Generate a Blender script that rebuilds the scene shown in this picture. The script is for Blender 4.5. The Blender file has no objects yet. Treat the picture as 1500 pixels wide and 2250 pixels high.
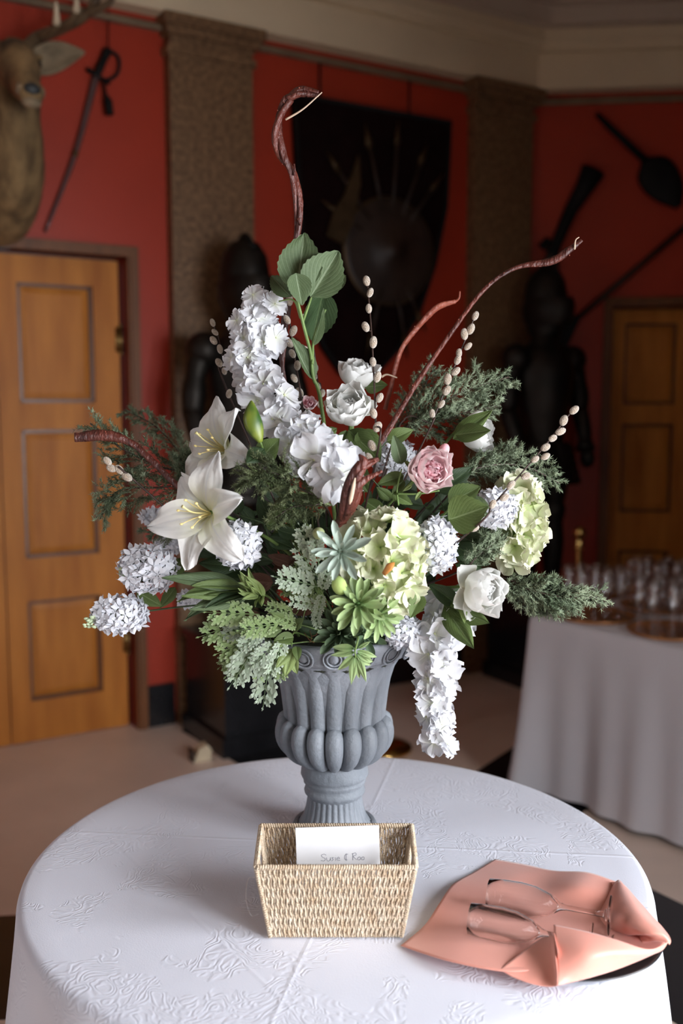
import bpy, math, random
from mathutils import Matrix, Vector, noise as mnoise
random.seed(7)
R = math.radians
SC = bpy.context.scene
COL = SC.collection

# ---------------------------------------------------------------- camera
FPX, PITCH, CAMZ = 2187.5, R(6.4), 1.656
cd = bpy.data.cameras.new('camera'); CAM = bpy.data.objects.new('camera', cd); COL.objects.link(CAM)
CAM.location = (0, 0, CAMZ); CAM.rotation_euler = (R(90) - PITCH, 0, 0)
cd.sensor_fit = 'VERTICAL'; cd.sensor_height = 36.0; cd.lens = 35.0; cd.clip_start = .05
cd.dof.use_dof = True; cd.dof.focus_distance = 1.88; cd.dof.aperture_fstop = 1.9
SC.camera = CAM

# ---------------------------------------------------------------- world and daylight
w = bpy.data.worlds.new('world'); SC.world = w; w.use_nodes = True
bg = w.node_tree.nodes['Background']; bg.inputs[0].default_value = (.75, .86, 1, 1); bg.inputs[1].default_value = .5
def area(name, loc, rot, sx, sy, power, col, aim=None, spread=None):
    l = bpy.data.lights.new(name, 'AREA'); l.shape = 'RECTANGLE'; l.size = sx; l.size_y = sy
    l.energy = power; l.color = col
    o = bpy.data.objects.new(name, l); COL.objects.link(o); o.location = loc; o.rotation_euler = rot
    if aim:                                   # skylight falls inwards and downwards
        z = -Vector(aim).normalized(); y = Vector((0, 1, 0)); y = (y - z*y.dot(z)).normalized(); x = y.cross(z)
        o.rotation_euler = Matrix((x, y, z)).transposed().to_euler()
    if spread: l.spread = spread
    return o
WINX = 2.0
WINDOWS = [(-1.75, 1.0), (-.45, 1.0), (.85, 1.0)]      # centre y, width of the tall windows in the right side wall
WZ0, WZ1 = .25, 2.25
for (wy, ww), pw in zip(WINDOWS, (55, 135, 60)):
    area('window_and_glint_light', (WINX + .30, wy, (WZ0 + WZ1) / 2), (0, R(90), 0), WZ1 - WZ0, ww, pw, (.92, .95, 1.0), (-.90, .34, -.34), R(135))
area('window_and_glint_light', (-3.55, 1.2, 1.4), (0, R(-90), 0), 2.0, .8, 9, (.86, .93, 1.0), (.90, .34, -.25), R(90))
for bx in (-1.3, .9): area('window_and_glint_light', (bx, -3.36, 1.5), (R(90), 0, R(180)), .22, 1.6, 20, (.95, .97, 1.0))  # narrow back lights, unseen, added for glints on the buffet glasses
SC.view_settings.view_transform = 'Standard'; SC.view_settings.look = 'None'
SC.view_settings.exposure = 0.12; SC.view_settings.gamma = 1.0; SC.view_settings.use_curve_mapping = False
SC.cycles.use_denoising = True
SC.cycles.max_bounces = 10; SC.cycles.transparent_max_bounces = 24

# ---------------------------------------------------------------- helpers
def ray(px, py):
    u = (px - 750) / FPX; v = (py - 1125) / FPX
    return Vector((u, math.cos(PITCH) - v * math.sin(PITCH), -math.sin(PITCH) - v * math.cos(PITCH)))
def at(px, py, Y):
    d = ray(px, py); return Vector((0, 0, CAMZ)) + d * (Y / d.y)
def on(px, py, z):
    d = ray(px, py); return Vector((0, 0, CAMZ)) + d * ((z - CAMZ) / d.z)
def S(px, Y): return px * Y / FPX           # pixels to metres at distance Y

class MB:
    def __init__(s): s.v = []; s.f = []; s.uv = {}
    def add(s, vs, fs, M=None):
        b = len(s.v)
        s.v += [(M @ Vector(p)) if M is not None else Vector(p) for p in vs]
        s.f += [tuple(i + b for i in f) for f in fs]; return b
    def box(s, x0, x1, y0, y1, z0, z1, M=None):
        s.add([(x0,y0,z0),(x1,y0,z0),(x1,y1,z0),(x0,y1,z0),(x0,y0,z1),(x1,y0,z1),(x1,y1,z1),(x0,y1,z1)],
              [(0,3,2,1),(4,5,6,7),(0,1,5,4),(1,2,6,5),(2,3,7,6),(3,0,4,7)], M); return s
    def tube(s, pts, r, n=8, M=None, cap=True, flat=1.0, twist=0, ridge=0, nr=3):
        pts = [Vector(p) for p in pts]; N = len(pts)
        rs = r if isinstance(r, (list, tuple)) else [r] * N
        t = (pts[1] - pts[0]).normalized(); up = Vector((0,0,1)) if abs(t.z) < .9 else Vector((1,0,0))
        x = (up - t * up.dot(t)).normalized(); vs = []
        for i, p in enumerate(pts):
            t = (pts[min(i+1, N-1)] - pts[max(i-1, 0)]).normalized()
            x = (x - t * x.dot(t)).normalized(); y = t.cross(x)
            for k in range(n):
                a = 2 * math.pi * k / n; rr = rs[i] * (1 + ridge * math.cos(nr * a + i * .15))
                a2 = a + twist * i
                vs.append(p + x * math.cos(a2) * rr + y * math.sin(a2) * rr * flat)
        fs = [(i*n+k, i*n+(k+1)%n, (i+1)*n+(k+1)%n, (i+1)*n+k) for i in range(N-1) for k in range(n)]
        if cap: fs += [tuple(range(n-1, -1, -1)), tuple((N-1)*n + k for k in range(n))]
        s.add(vs, fs, M); return s
    def lathe(s, prof, n=32, M=None, mod=None, cap=False):
        vs = []
        for i, (r, z) in enumerate(prof):
            for k in range(n):
                a = 2 * math.pi * k / n; rr = r if mod is None else r * mod(a, i, z)
                vs.append((rr * math.cos(a), rr * math.sin(a), z))
        N = len(prof)
        fs = [(i*n+k, i*n+(k+1)%n, (i+1)*n+(k+1)%n, (i+1)*n+k) for i in range(N-1) for k in range(n)]
        if cap: fs += [tuple(range(n-1, -1, -1)), tuple((N-1)*n + k for k in range(n))]
        s.add(vs, fs, M); return s
    def ball(s, c, rx, ry, rz, n=10, m=7, M=None):
        vs = [(c[0], c[1], c[2]-rz)]
        for i in range(1, m):
            t = math.pi * i / m - math.pi/2
            for k in range(n):
                a = 2*math.pi*k/n; vs.append((c[0]+rx*math.cos(t)*math.cos(a), c[1]+ry*math.cos(t)*math.sin(a), c[2]+rz*math.sin(t)))
        vs.append((c[0], c[1], c[2]+rz)); L = len(vs)-1
        fs = [(0, 1+(k+1)%n, 1+k) for k in range(n)]
        for i in range(m-2):
            for k in range(n): fs.append((1+i*n+k, 1+i*n+(k+1)%n, 1+(i+1)*n+(k+1)%n, 1+(i+1)*n+k))
        fs += [(L, 1+(m-2)*n+k, 1+(m-2)*n+(k+1)%n) for k in range(n)]
        s.add(vs, fs, M); return s
    def prism(s, poly, y0, y1, M=None):          # polygon in x,z pushed along y
        n = len(poly)
        s.add([(x, y0, z) for x, z in poly] + [(x, y1, z) for x, z in poly],
              [tuple(range(n)), tuple(range(2*n-1, n-1, -1))] + [(i, i+n, (i+1)%n+n, (i+1)%n) for i in range(n)], M); return s
    def grid(s, fn, nu, nv, M=None, uv=True):    # fn(u,v) u along 0..1, v across -1..1
        b = len(s.v); vs = []
        for i in range(nu+1):
            for j in range(nv+1): vs.append(fn(i/nu, 2*j/nv-1))
        fs = [(i*(nv+1)+j, (i+1)*(nv+1)+j, (i+1)*(nv+1)+j+1, i*(nv+1)+j+1) for i in range(nu) for j in range(nv)]
        s.add(vs, fs, M)
        if uv:
            for i in range(nu+1):
                for j in range(nv+1): s.uv[b+i*(nv+1)+j] = (i/nu, j/nv)
        return s
    def mesh(s, name, mat=None, smooth=True):
        me = bpy.data.meshes.new(name); me.from_pydata([tuple(p) for p in s.v], [], s.f)
        if s.uv:
            l = me.uv_layers.new(name='UVMap'); d = [0.0]*(2*len(me.loops))
            for k, lp in enumerate(me.loops):
                q = s.uv.get(lp.vertex_index, (0, .5)); d[2*k] = q[0]; d[2*k+1] = q[1]
            l.data.foreach_set('uv', d)
        if mat is not None: me.materials.append(mat)
        if smooth: me.polygons.foreach_set('use_smooth', [True]*len(me.polygons))
        me.update(); return me
    def build(s, name, mat, parent=None, M=None, smooth=True):
        return put(s.mesh(name, mat, smooth), name, parent, M)

WM = {}                                      # world matrix of every object built here
def put(me, name, parent=None, M=None):
    """me is in world space when M is None, else M is its world matrix"""
    o = bpy.data.objects.new(name, me); COL.objects.link(o)
    M = Matrix.Identity(4) if M is None else M
    if parent is not None:
        o.parent = parent; o.matrix_basis = WM[parent.name].inverted() @ M
    else: o.matrix_basis = M
    WM[o.name] = M.copy(); return o
def tag(o, label=None, cat=None, group=None, kind=None):
    if label: o['label'] = label
    if cat: o['category'] = cat
    if group: o['group'] = group
    if kind: o['kind'] = kind
    return o
def thing(name, label, cat, loc=(0,0,0), rotz=0, group=None, M=None):
    M = M if M is not None else Matrix.Translation(Vector(loc)) @ Matrix.Rotation(rotz, 4, 'Z')
    return tag(put(None, name, None, M), label, cat, group)
def frame(pos, z, spin=0, sc=1.0, up=(0,0,1)):
    z = Vector(z).normalized(); u = Vector(up)
    if abs(u.dot(z)) > .95: u = Vector((1, 0, 0))
    x = u.cross(z).normalized(); y = z.cross(x)
    M = Matrix((x, y, z)).transposed().to_4x4()
    return Matrix.Translation(Vector(pos)) @ M @ Matrix.Rotation(spin, 4, 'Z') @ Matrix.Scale(sc, 4)
def curve(pts, n=24):
    """Catmull-Rom through points"""
    P = [Vector(p) for p in pts]; P = [2*P[0]-P[1]] + P + [2*P[-1]-P[-2]]; out = []
    segs = len(P) - 3
    for k in range(n + 1):
        t = k / n * segs; i = min(int(t), segs - 1); f = t - i
        a, b, c, d = P[i:i+4]
        out.append(.5 * ((2*b) + (c-a)*f + (2*a-5*b+4*c-d)*f*f + (3*b-a-3*c+d)*f**3))
    return out

# ---------------------------------------------------------------- materials
def nodes(m): return m.node_tree.nodes, m.node_tree.links
def principled(name):
    m = bpy.data.materials.new(name); m.use_nodes = True
    return m, m.node_tree.nodes['Principled BSDF']
def mat(name, col, rough=.5, metal=0, var=.15, scale=8, bump=0, bscale=40, coord='Object', spec=None, detail=4, rnd=0, col2=None, stretch=None, coat=0):
    m, b = principled(name); N, L = nodes(m)
    tc = N.new('ShaderNodeTexCoord'); mp = N.new('ShaderNodeMapping'); L.new(tc.outputs[coord], mp.inputs[0])
    if stretch: mp.inputs['Scale'].default_value = stretch
    nz = N.new('ShaderNodeTexNoise'); nz.inputs['Scale'].default_value = scale; nz.inputs['Detail'].default_value = detail
    L.new(mp.outputs[0], nz.inputs['Vector'])
    cr = N.new('ShaderNodeValToRGB'); L.new(nz.outputs['Fac'], cr.inputs[0])
    c2 = col2 or tuple(c*(1+var) for c in col); c1 = col if col2 else tuple(c*(1-var) for c in col)
    cr.color_ramp.elements[0].position = .3; cr.color_ramp.elements[1].position = .7
    cr.color_ramp.elements[0].color = (*c1, 1); cr.color_ramp.elements[1].color = (*c2, 1)
    out = cr.outputs[0]
    if rnd:
        oi = N.new('ShaderNodeObjectInfo'); hs = N.new('ShaderNodeHueSaturation')
        mr = N.new('ShaderNodeMapRange'); L.new(oi.outputs['Random'], mr.inputs[0])
        mr.inputs[3].default_value = 1-rnd; mr.inputs[4].default_value = 1+rnd
        L.new(mr.outputs[0], hs.inputs['Value']); L.new(out, hs.inputs['Color']); out = hs.outputs[0]
    L.new(out, b.inputs['Base Color'])
    b.inputs['Roughness'].default_value = rough; b.inputs['Metallic'].default_value = metal
    if spec is not None: b.inputs['Specular IOR Level'].default_value = spec
    if coat: b.inputs['Coat Weight'].default_value = coat; b.inputs['Coat Roughness'].default_value = .15
    if bump:
        n2 = N.new('ShaderNodeTexNoise'); n2.inputs['Scale'].default_value = bscale; n2.inputs['Detail'].default_value = 4
        L.new(mp.outputs[0], n2.inputs['Vector'])
        bp = N.new('ShaderNodeBump'); bp.inputs['Strength'].default_value = bump; bp.inputs['Distance'].default_value = .01
        L.new(n2.outputs['Fac'], bp.inputs['Height']); L.new(bp.outputs[0], b.inputs['Normal'])
    return m
def leafmat(name, c1, c2, rough=.45, trans=.18, vein=None, base=None, rnd=.12, edge=None, k=9, slope=5):
    """petal / leaf: UV u along, v across; optional veins, base tint, edge tint; thin and a little translucent"""
    m, b = principled(name); N, L = nodes(m); out = N['Material Output']
    uv = N.new('ShaderNodeUVMap'); sp = N.new('ShaderNodeSeparateXYZ'); L.new(uv.outputs[0], sp.inputs[0])
    def mth(op, a, b_=None, c=None):
        n = N.new('ShaderNodeMath'); n.operation = op
        for i, q in enumerate((a, b_, c)):
            if q is None: continue
            if isinstance(q, (int, float)): n.inputs[i].default_value = q
            else: L.new(q, n.inputs[i])
        return n.outputs[0]
    tc = N.new('ShaderNodeTexCoord'); nz = N.new('ShaderNodeTexNoise'); nz.inputs['Scale'].default_value = 25
    L.new(tc.outputs['Object'], nz.inputs['Vector'])
    def mix(f, a, b_):
        n = N.new('ShaderNodeMix'); n.data_type = 'RGBA'
        if isinstance(f, (int, float)): n.inputs[0].default_value = f
        else: L.new(f, n.inputs[0])
        for i, q in ((6, a), (7, b_)):
            if isinstance(q, tuple): n.inputs[i].default_value = (*q, 1)
            else: L.new(q, n.inputs[i])
        return n.outputs[2]
    c = mix(nz.outputs['Fac'], c1, c2)
    av = mth('ABSOLUTE', mth('MULTIPLY_ADD', sp.outputs[1], 2.0, -1.0))
    if base: c = mix(mth('POWER', mth('SUBTRACT', 1.0, mth('MINIMUM', sp.outputs[0], 1.0)), 3.0), c, base)
    if edge: c = mix(mth('POWER', sp.outputs[0], 4.0), c, edge)
    hv = None
    if vein:
        mid = mth('LESS_THAN', av, .045)
        ph = mth('SUBTRACT', mth('MULTIPLY', sp.outputs[0], k), mth('MULTIPLY', av, slope))
        side = mth('GREATER_THAN', mth('COSINE', mth('MULTIPLY', ph, 6.283)), .965)
        f = mth('MAXIMUM', mth('MULTIPLY', mid, .8), mth('MULTIPLY', side, .45))
        c = mix(f, c, vein); hv = mth('SUBTRACT', 1.0, mth('COSINE', mth('MULTIPLY', ph, 6.283)))
    if rnd:
        oi = N.new('ShaderNodeObjectInfo'); hs = N.new('ShaderNodeHueSaturation'); mr = N.new('ShaderNodeMapRange')
        L.new(oi.outputs['Random'], mr.inputs[0]); mr.inputs[3].default_value = 1-rnd; mr.inputs[4].default_value = 1+rnd*.6
        L.new(mr.outputs[0], hs.inputs['Value']); L.new(c, hs.inputs['Color']); c = hs.outputs[0]
    L.new(c, b.inputs['Base Color']); b.inputs['Roughness'].default_value = rough
    b.inputs['Specular IOR Level'].default_value = .25
    n2 = N.new('ShaderNodeTexNoise'); n2.inputs['Scale'].default_value = 160; n2.inputs['Detail'].default_value = 2
    L.new(tc.outputs['Object'], n2.inputs['Vector'])
    bp = N.new('ShaderNodeBump'); bp.inputs['Strength'].default_value = .25; bp.inputs['Distance'].default_value = .002
    L.new(n2.outputs['Fac'] if hv is None else mth('MULTIPLY_ADD', hv, .35, n2.outputs['Fac']), bp.inputs['Height']); L.new(bp.outputs[0], b.inputs['Normal'])
    tr = N.new('ShaderNodeBsdfTranslucent'); L.new(c, tr.inputs[0]); mx = N.new('ShaderNodeMixShader'); mx.inputs[0].default_value = trans
    L.new(b.outputs[0], mx.inputs[1]); L.new(tr.outputs[0], mx.inputs[2]); L.new(mx.outputs[0], out.inputs[0])
    return m
def thinglass(name, tint=.97, base=.05):
    m, b = principled(name); N, L = nodes(m); N.remove(b)
    t = N.new('ShaderNodeBsdfTransparent'); t.inputs[0].default_value = (tint, tint, tint, 1)
    g = N.new('ShaderNodeBsdfGlossy'); g.inputs['Roughness'].default_value = .02
    lw = N.new('ShaderNodeLayerWeight'); lw.inputs[0].default_value = .5
    pw = N.new('ShaderNodeMath'); pw.operation = 'POWER'; pw.inputs[1].default_value = 4; L.new(lw.outputs['Facing'], pw.inputs[0])
    f = N.new('ShaderNodeMath'); f.operation = 'MULTIPLY_ADD'; f.inputs[1].default_value = .9; f.inputs[2].default_value = base; L.new(pw.outputs[0], f.inputs[0]); mx = N.new('ShaderNodeMixShader')
    L.new(f.outputs[0], mx.inputs[0]); L.new(t.outputs[0], mx.inputs[1]); L.new(g.outputs[0], mx.inputs[2]); L.new(mx.outputs[0], N['Material Output'].inputs[0]); return m
def glassmat(name, col=(1,1,1), rough=0):
    m, b = principled(name); b.inputs['Base Color'].default_value = (*col, 1); b.inputs['Transmission Weight'].default_value = 1
    b.inputs['Roughness'].default_value = rough; b.inputs['IOR'].default_value = 1.45; return m

M_ = {}
M_['red'] = mat('red_paint', (.42, .040, .016), .42, var=.10, scale=1.5, bump=.08, bscale=60, spec=.4)
M_['granite'] = mat('brown_granite', (.10, .05, .022), .45, scale=42, col2=(.29, .165, .08), bump=.05, bscale=90, detail=8)
M_['cream'] = mat('cream_plaster', (.78, .65, .45), .7, var=.05, scale=2)
M_['ceil'] = mat('ceiling_plaster', (.62, .52, .42), .8, var=.05, scale=2)
M_['oak'] = mat('honey_oak', (.42, .135, .018), .5, scale=2.2, col2=(.64, .245, .04), spec=.3, stretch=(6, 6, .8), bump=.04, bscale=10, detail=8)
M_['oakdark'] = mat('dark_oak_moulding', (.13, .045, .012), .35, scale=4, var=.2, stretch=(6, 6, 1))
M_['black'] = mat('black_marble', (.012, .012, .014), .25, var=.4, scale=6)
M_['floor'] = mat('beige_stone', (.80, .655, .555), .35, var=.07, scale=3, bump=.02)
M_['brass'] = mat('brass', (.75, .48, .16), .22, 1, var=.1)
M_['brassdull'] = mat('dull_brass', (.30, .19, .07), .4, 1, var=.2)
M_['rail'] = mat('dull_grey_gilt_rail', (.26, .20, .13), .45, .3, var=.2)
M_['steel'] = mat('dark_old_steel', (.035, .031, .027), .5, .9, var=.35, scale=6)
M_['iron'] = mat('black_iron', (.012, .012, .012), .6, .2, var=.3, spec=.2)
M_['darkwood'] = mat('dark_wood', (.03, .016, .01), .5, var=.3, scale=10)
M_['maroon'] = mat('black_maroon_felt', (.010, .003, .003), .9, var=.3, spec=.1)
M_['trophy'] = mat('tarnished_bronze', (.10, .062, .03), .45, .7, var=.35, scale=9)
M_['darkred'] = mat('low_bounce_red', (.07, .018, .012), .6, var=.1)  # unseen walls, coloured darker than the red ones to cut bounced light
M_['linen'] = None
# ================================================================ THE ROOM
AA, BB = R(31), R(-5.8)
W0 = Vector((-1.04, 4.9, 0)); W1 = Vector((1.134, 6.207, 0))
MA = Matrix.Translation(W0) @ Matrix.Rotation(AA, 4, 'Z')     # left wall: x along it, -y out into the room
MBW = Matrix.Translation(W1) @ Matrix.Rotation(BB, 4, 'Z')    # right wall
def struct(name, mb, m, parent=None, M=None, smooth=False):
    o = mb.build(name, m, parent, M, smooth)
    if parent is None: o['kind'] = 'structure'
    return o
FR0, FR1, CEIL = 3.475, 3.675, 3.95
floor = struct('floor', MB().box(-4.2, 3.4, -3.6, 7.2, -.1, 0), M_['floor'])
def band(pts):
    n = len(pts); mb = MB()
    mb.add([(x, y, -.02) for x, y in pts] + [(x, y, .0015) for x, y in pts],
           [tuple(range(n, 2*n))] + [(i, (i+1) % n, (i+1) % n+n, i+n) for i in range(n)])
    o = mb.build('black_floor_band', M_['black'], floor, None, False); return o
def strip(p, d, nrm, w, t0, t1):
    p, d, nrm = Vector(p), Vector(d).normalized(), Vector(nrm).normalized()
    return [tuple(q) for q in (p+d*t0, p+d*t1, p+d*t1+nrm*w, p+d*t0+nrm*w)]
band(strip((-.43, 4.34), (.58, -.81), (.81, .58), .56, -.65, 4.2))
band(strip((.59, 4.29), (.57, .82), (.82, -.57), .56, -1.0, -.02))
band(strip((.59, 4.29), (.57, .82), (.82, -.57), .56, -.02, 2.0))
band(strip((-1.1, 3.05), (1, .12), (.12, -1), .56, -1.4, .8))
# walls (thick, with real door openings)
DT, DL, DR = 2.34, -1.16, .0                         # left door opening
wl = MB().box(-4.0, DL, 0, .2, 0, CEIL).box(DR, 2.54, 0, .2, 0, CEIL).box(DL, DR, 0, .2, DT, CEIL)
struct('wall_left', wl, M_['red'], M=MA)
D2L, D2R, D2T = .52, 1.62, 2.225
wr = MB().box(-.02, D2L, 0, .2, 0, CEIL).box(D2R, 2.1, 0, .2, 0, CEIL).box(D2L, D2R, 0, .2, D2T, CEIL)
struct('wall_right', wr, M_['red'], M=MBW)
sw = MB()                                            # unseen right side wall, three window openings; depth and jog shaped to steer light
ys = [-3.4] + [q for wy, ww in WINDOWS for q in (wy-ww/2, wy+ww/2)] + [1.9]
for i in range(0, len(ys), 2): sw.box(WINX, WINX+.40, ys[i], ys[i+1], 0, CEIL)
for wy, ww in WINDOWS:
    sw.box(WINX, WINX+.40, wy-ww/2, wy+ww/2, 0, WZ0).box(WINX, WINX+.40, wy-ww/2, wy+ww/2, WZ1, CEIL)
sw.box(WINX+.40, 3.0, 1.65, 1.9, 0, CEIL).box(3.0, 3.2, 1.65, 6.3, 0, CEIL)
struct('wall_side', sw, M_['darkred'])
wbk = MB(); xs = [-4.0, -1.45, -1.15, .75, 1.05, 3.2]  # unseen back wall; its two slits are added for the glint lights
for i in range(0, 6, 2): wbk.box(xs[i], xs[i+1], -3.6, -3.4, 0, CEIL)
for i in (1, 3): wbk.box(xs[i], xs[i+1], -3.6, -3.4, 0, .7).box(xs[i], xs[i+1], -3.6, -3.4, 2.3, CEIL)
struct('wall_back', wbk, M_['darkred'])
struct('wall_far_side', MB().box(-3.8, -3.6, -3.4, 3.4, 0, CEIL), M_['darkred'])
M_['whitewood'] = mat('white_window_paint', (.75, .74, .7), .5, var=.05)
M_['pane'] = glassmat('window_glass')
for i, x in enumerate((-1.3, .9)):  # invented narrow window frames around the added glint lights
    f = MB().box(x-.15, x-.12, -3.5, -3.45, .7, 2.3).box(x+.12, x+.15, -3.5, -3.45, .7, 2.3).box(x-.15, x+.15, -3.5, -3.45, .7, .74).box(x-.15, x+.15, -3.5, -3.45, 2.26, 2.3).box(x-.15, x+.15, -3.5, -3.45, 1.48, 1.51)
    wo = struct('window_%d' % (i+4), f, M_['whitewood']); MB().box(x-.13, x+.13, -3.48, -3.474, .72, 2.28).build('pane', M_['pane'], wo, None, False)
for i, (wy, ww) in enumerate(WINDOWS):
    f = MB(); x0, x1 = WINX+.32, WINX+.37
    y0, y1 = wy-ww/2, wy+ww/2
    f.box(x0, x1, y0, y0+.05, WZ0, WZ1).box(x0, x1, y1-.05, y1, WZ0, WZ1).box(x0, x1, y0, y1, WZ0, WZ0+.06).box(x0, x1, y0, y1, WZ1-.06, WZ1)
    f.box(x0, x1, wy-.015, wy+.015, WZ0, WZ1)
    for k in range(1, 4): f.box(x0, x1, y0, y1, WZ0+(WZ1-WZ0)*k/4-.012, WZ0+(WZ1-WZ0)*k/4+.012)
    wo = struct('window_%d' % (i+1), f, M_['whitewood'])
    MB().box(x0+.02, x0+.026, y0+.04, y1-.04, WZ0+.05, WZ1-.05).build('pane', M_['pane'], wo, None, False)
struct('ceiling', MB().box(-4.2, 3.4, -3.6, 7.2, CEIL, CEIL+.1), M_['ceil'])
# frieze and cornice: profile swept along both walls, mitred at the corner
def sweep(prof, name, m, sA=-4.0, sB=2.1):
    a = Vector((math.cos(AA), math.sin(AA), 0)); na = Vector((math.sin(AA), -math.cos(AA), 0))
    b = Vector((math.cos(BB), math.sin(BB), 0)); nb = Vector((math.sin(BB), -math.cos(BB), 0))
    mi = (na + nb).normalized(); k = 1 / mi.dot(na); C = W1
    secs = [(W0 + a*sA, na), (C, mi*k), (C + b*sB, nb)]
    vs = [p + d*o + Vector((0, 0, z)) for p, d in secs for o, z in prof]; n = len(prof)
    fs = [(s*n+i, (s+1)*n+i, (s+1)*n+(i+1) % n, s*n+(i+1) % n) for s in range(2) for i in range(n)]
    mb = MB(); mb.add(vs, fs); return struct(name, mb, m)
sweep([(-.05, FR0), (.10, FR0), (.10, FR1), (-.05, FR1)], 'trim_1', M_['cream'])                        # plain frieze
sweep([(-.05, FR1+.002), (.14, FR1+.002), (.14, FR1+.03), (.18, FR1+.05), (.18, FR1+.11), (-.05, FR1+.11)], 'trim_2', M_['cream'])
sweep([(.33, CEIL-.075), (.33, CEIL), (-.05, CEIL), (-.05, FR1+.112), (.26, FR1+.112), (.26, CEIL-.075)], 'trim_3', M_['ceil'])
sweep([(.62, CEIL-.10), (.72, CEIL-.10), (.72, CEIL), (.62, CEIL)], 'trim_4', M_['cream'])             # ceiling rib
sweep([(-.02, 3.41), (.035, 3.41), (.035, 3.43), (.02, 3.445), (-.02, 3.445)], 'trim_5', M_['rail'])    # picture rail
# pilasters with moulded capitals
def pilaster(name, s0, s1, M, d=.07):
    mb = MB().box(s0, s1, -d, .01, 0, 3.30)
    mb.box(s0-.015, s1+.015, -d-.015, .01, 3.30, 3.335).box(s0, s1, -d-.004, .01, 3.335, 3.385)
    mb.box(s0-.02, s1+.03, -d-.03, .01, 3.385, 3.425).box(s0-.035, s1+.055, -d-.05, .01, 3.425, FR0)
    return struct(name, mb, M_['granite'], M=M)
pilaster('trim_6', .215, .655, MA); pilaster('trim_7', 2.065, 2.50, MA)
bb = MB().box(DR+.055, .2, -.025, .01, 0, .215).box(.66, 2.06, -.025, .01, 0, .215)
struct('baseboard_left', bb, M_['black'], M=MA)
struct('baseboard_right', MB().box(.02, D2L-.06, -.025, .01, 0, .215), M_['black'], M=MBW)
# doors
def leaf(parent, M, s0, s1, z1, y, panels, dark, light, hinge=None, first=True):
    xs = sorted({s0, s1})
    pl, pr = panels[0][0], panels[0][1]
    MB().box(s0, pl, y, y+.05, .006, z1).build('stile', light, parent, M, False)
    MB().box(pr, s1, y, y+.05, .006, z1).build('stile', light, parent, M, False)
    zs = [.006] + [q for p in sorted(panels, key=lambda q: q[2]) for q in (p[2], p[3])] + [z1]
    for i in range(0, len(zs), 2):
        MB().box(pl, pr, y+.002, y+.05, zs[i], zs[i+1]).build('rail', light, parent, M, False)
    for a, b, c, d in panels:
        e = .016
        mo = MB()
        for (q0, q1, r0, r1) in ((a, b, c, c+e), (a, b, d-e, d), (a, a+e, c, d), (b-e, b, c, d)):
            mo.box(q0, q1, y+.012, y+.05, r0, r1)
        p = MB().box(a+e, b-e, y+.03, y+.05, c+e, d-e)
        p.add([(a+e, y+.03, c+e), (b-e, y+.03, c+e), (b-e, y+.03, d-e), (a+e, y+.03, d-e),
               (a+e+.03, y+.024, c+e+.03), (b-e-.03, y+.024, c+e+.03), (b-e-.03, y+.024, d-e-.03), (a+e+.03, y+.024, d-e-.03)],
              [(0, 1, 5, 4), (1, 2, 6, 5), (2, 3, 7, 6), (3, 0, 4, 7), (4, 5, 6, 7)])
        po = p.build('panel', light, parent, M, False)
        mo.build('moulding', dark, po, M, False)
    if hinge:
        for z in hinge:
            h = MB(); h.tube([(s1+.004, y-.008, z-.06), (s1+.004, y-.008, z+.06)], .011, 10); h.ball((s1+.004, y-.008, z+.066), .009, .009, .012); h.ball((s1+.004, y-.008, z-.066), .009, .009, .012)
            h.box(s1-.02, s1+.004, y-.003, y+.001, z-.06, z+.06)
            h.build('hinge', M_['brassdull'], parent, M)
def doorframe(parent, M, l, r, t, m):
    for (q0, q1, z0, z1) in ((l-.055, l, 0, t), (r, r+.055, 0, t), (l-.055, r+.055, t, t+.05)):
        f = MB().box(q0, q1, -.03, .05, z0, z1); f.box(q0+.012, q1-.012, -.04, -.03, z0, z1 if z1 < t+.01 else z1-.012)
        f.build('frame', m, parent, M, False)
    MB().box(l, l+.02, .11, .19, 0, t).box(r-.02, r, .11, .19, 0, t).box(l, r, .11, .19, t-.02, t).build('door_stop', M_['oakdark'], parent, M, False)
d1 = put(None, 'door_1', None, MA @ Matrix.Translation((DL, .06, 0))); d1['kind'] = 'structure'
M_['oakframe'] = mat('oak_frame', (.17, .058, .014), .5, var=.2, scale=3, stretch=(6, 6, 1))
P3 = lambda a, b: [(a, b, 1.645, 2.20), (a, b, .905, 1.517), (a, b, .205, .697)]
leaf(d1, MA, -.60, -.022, 2.325, .055, P3(-.505, -.148), M_['oakdark'], M_['oak'], hinge=(1.95, .45))
leaf(d1, MA, -1.155, -.606, 2.325, .055, P3(-1.03, -.70), M_['oakdark'], M_['oak'])
doorframe(d1, MA, DL, DR, DT, M_['oakframe'])
d2 = put(None, 'door_2', None, MBW @ Matrix.Translation((D2L, .06, 0))); d2['kind'] = 'structure'
leaf(d2, MBW, D2L+.012, 1.06, 2.21, .055, [(.605, .915, 1.63, 2.125), (.605, .915, .96, 1.51), (.605, .915, .22, .72)], M_['oakdark'], M_['oak'])
leaf(d2, MBW, 1.066, D2R-.012, 2.21, .055, [(1.2, 1.5, 1.63, 2.125), (1.2, 1.5, .96, 1.51), (1.2, 1.5, .22, .72)], M_['oakdark'], M_['oak'])
doorframe(d2, MBW, D2L, D2R, D2T, M_['oakframe'])
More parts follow.
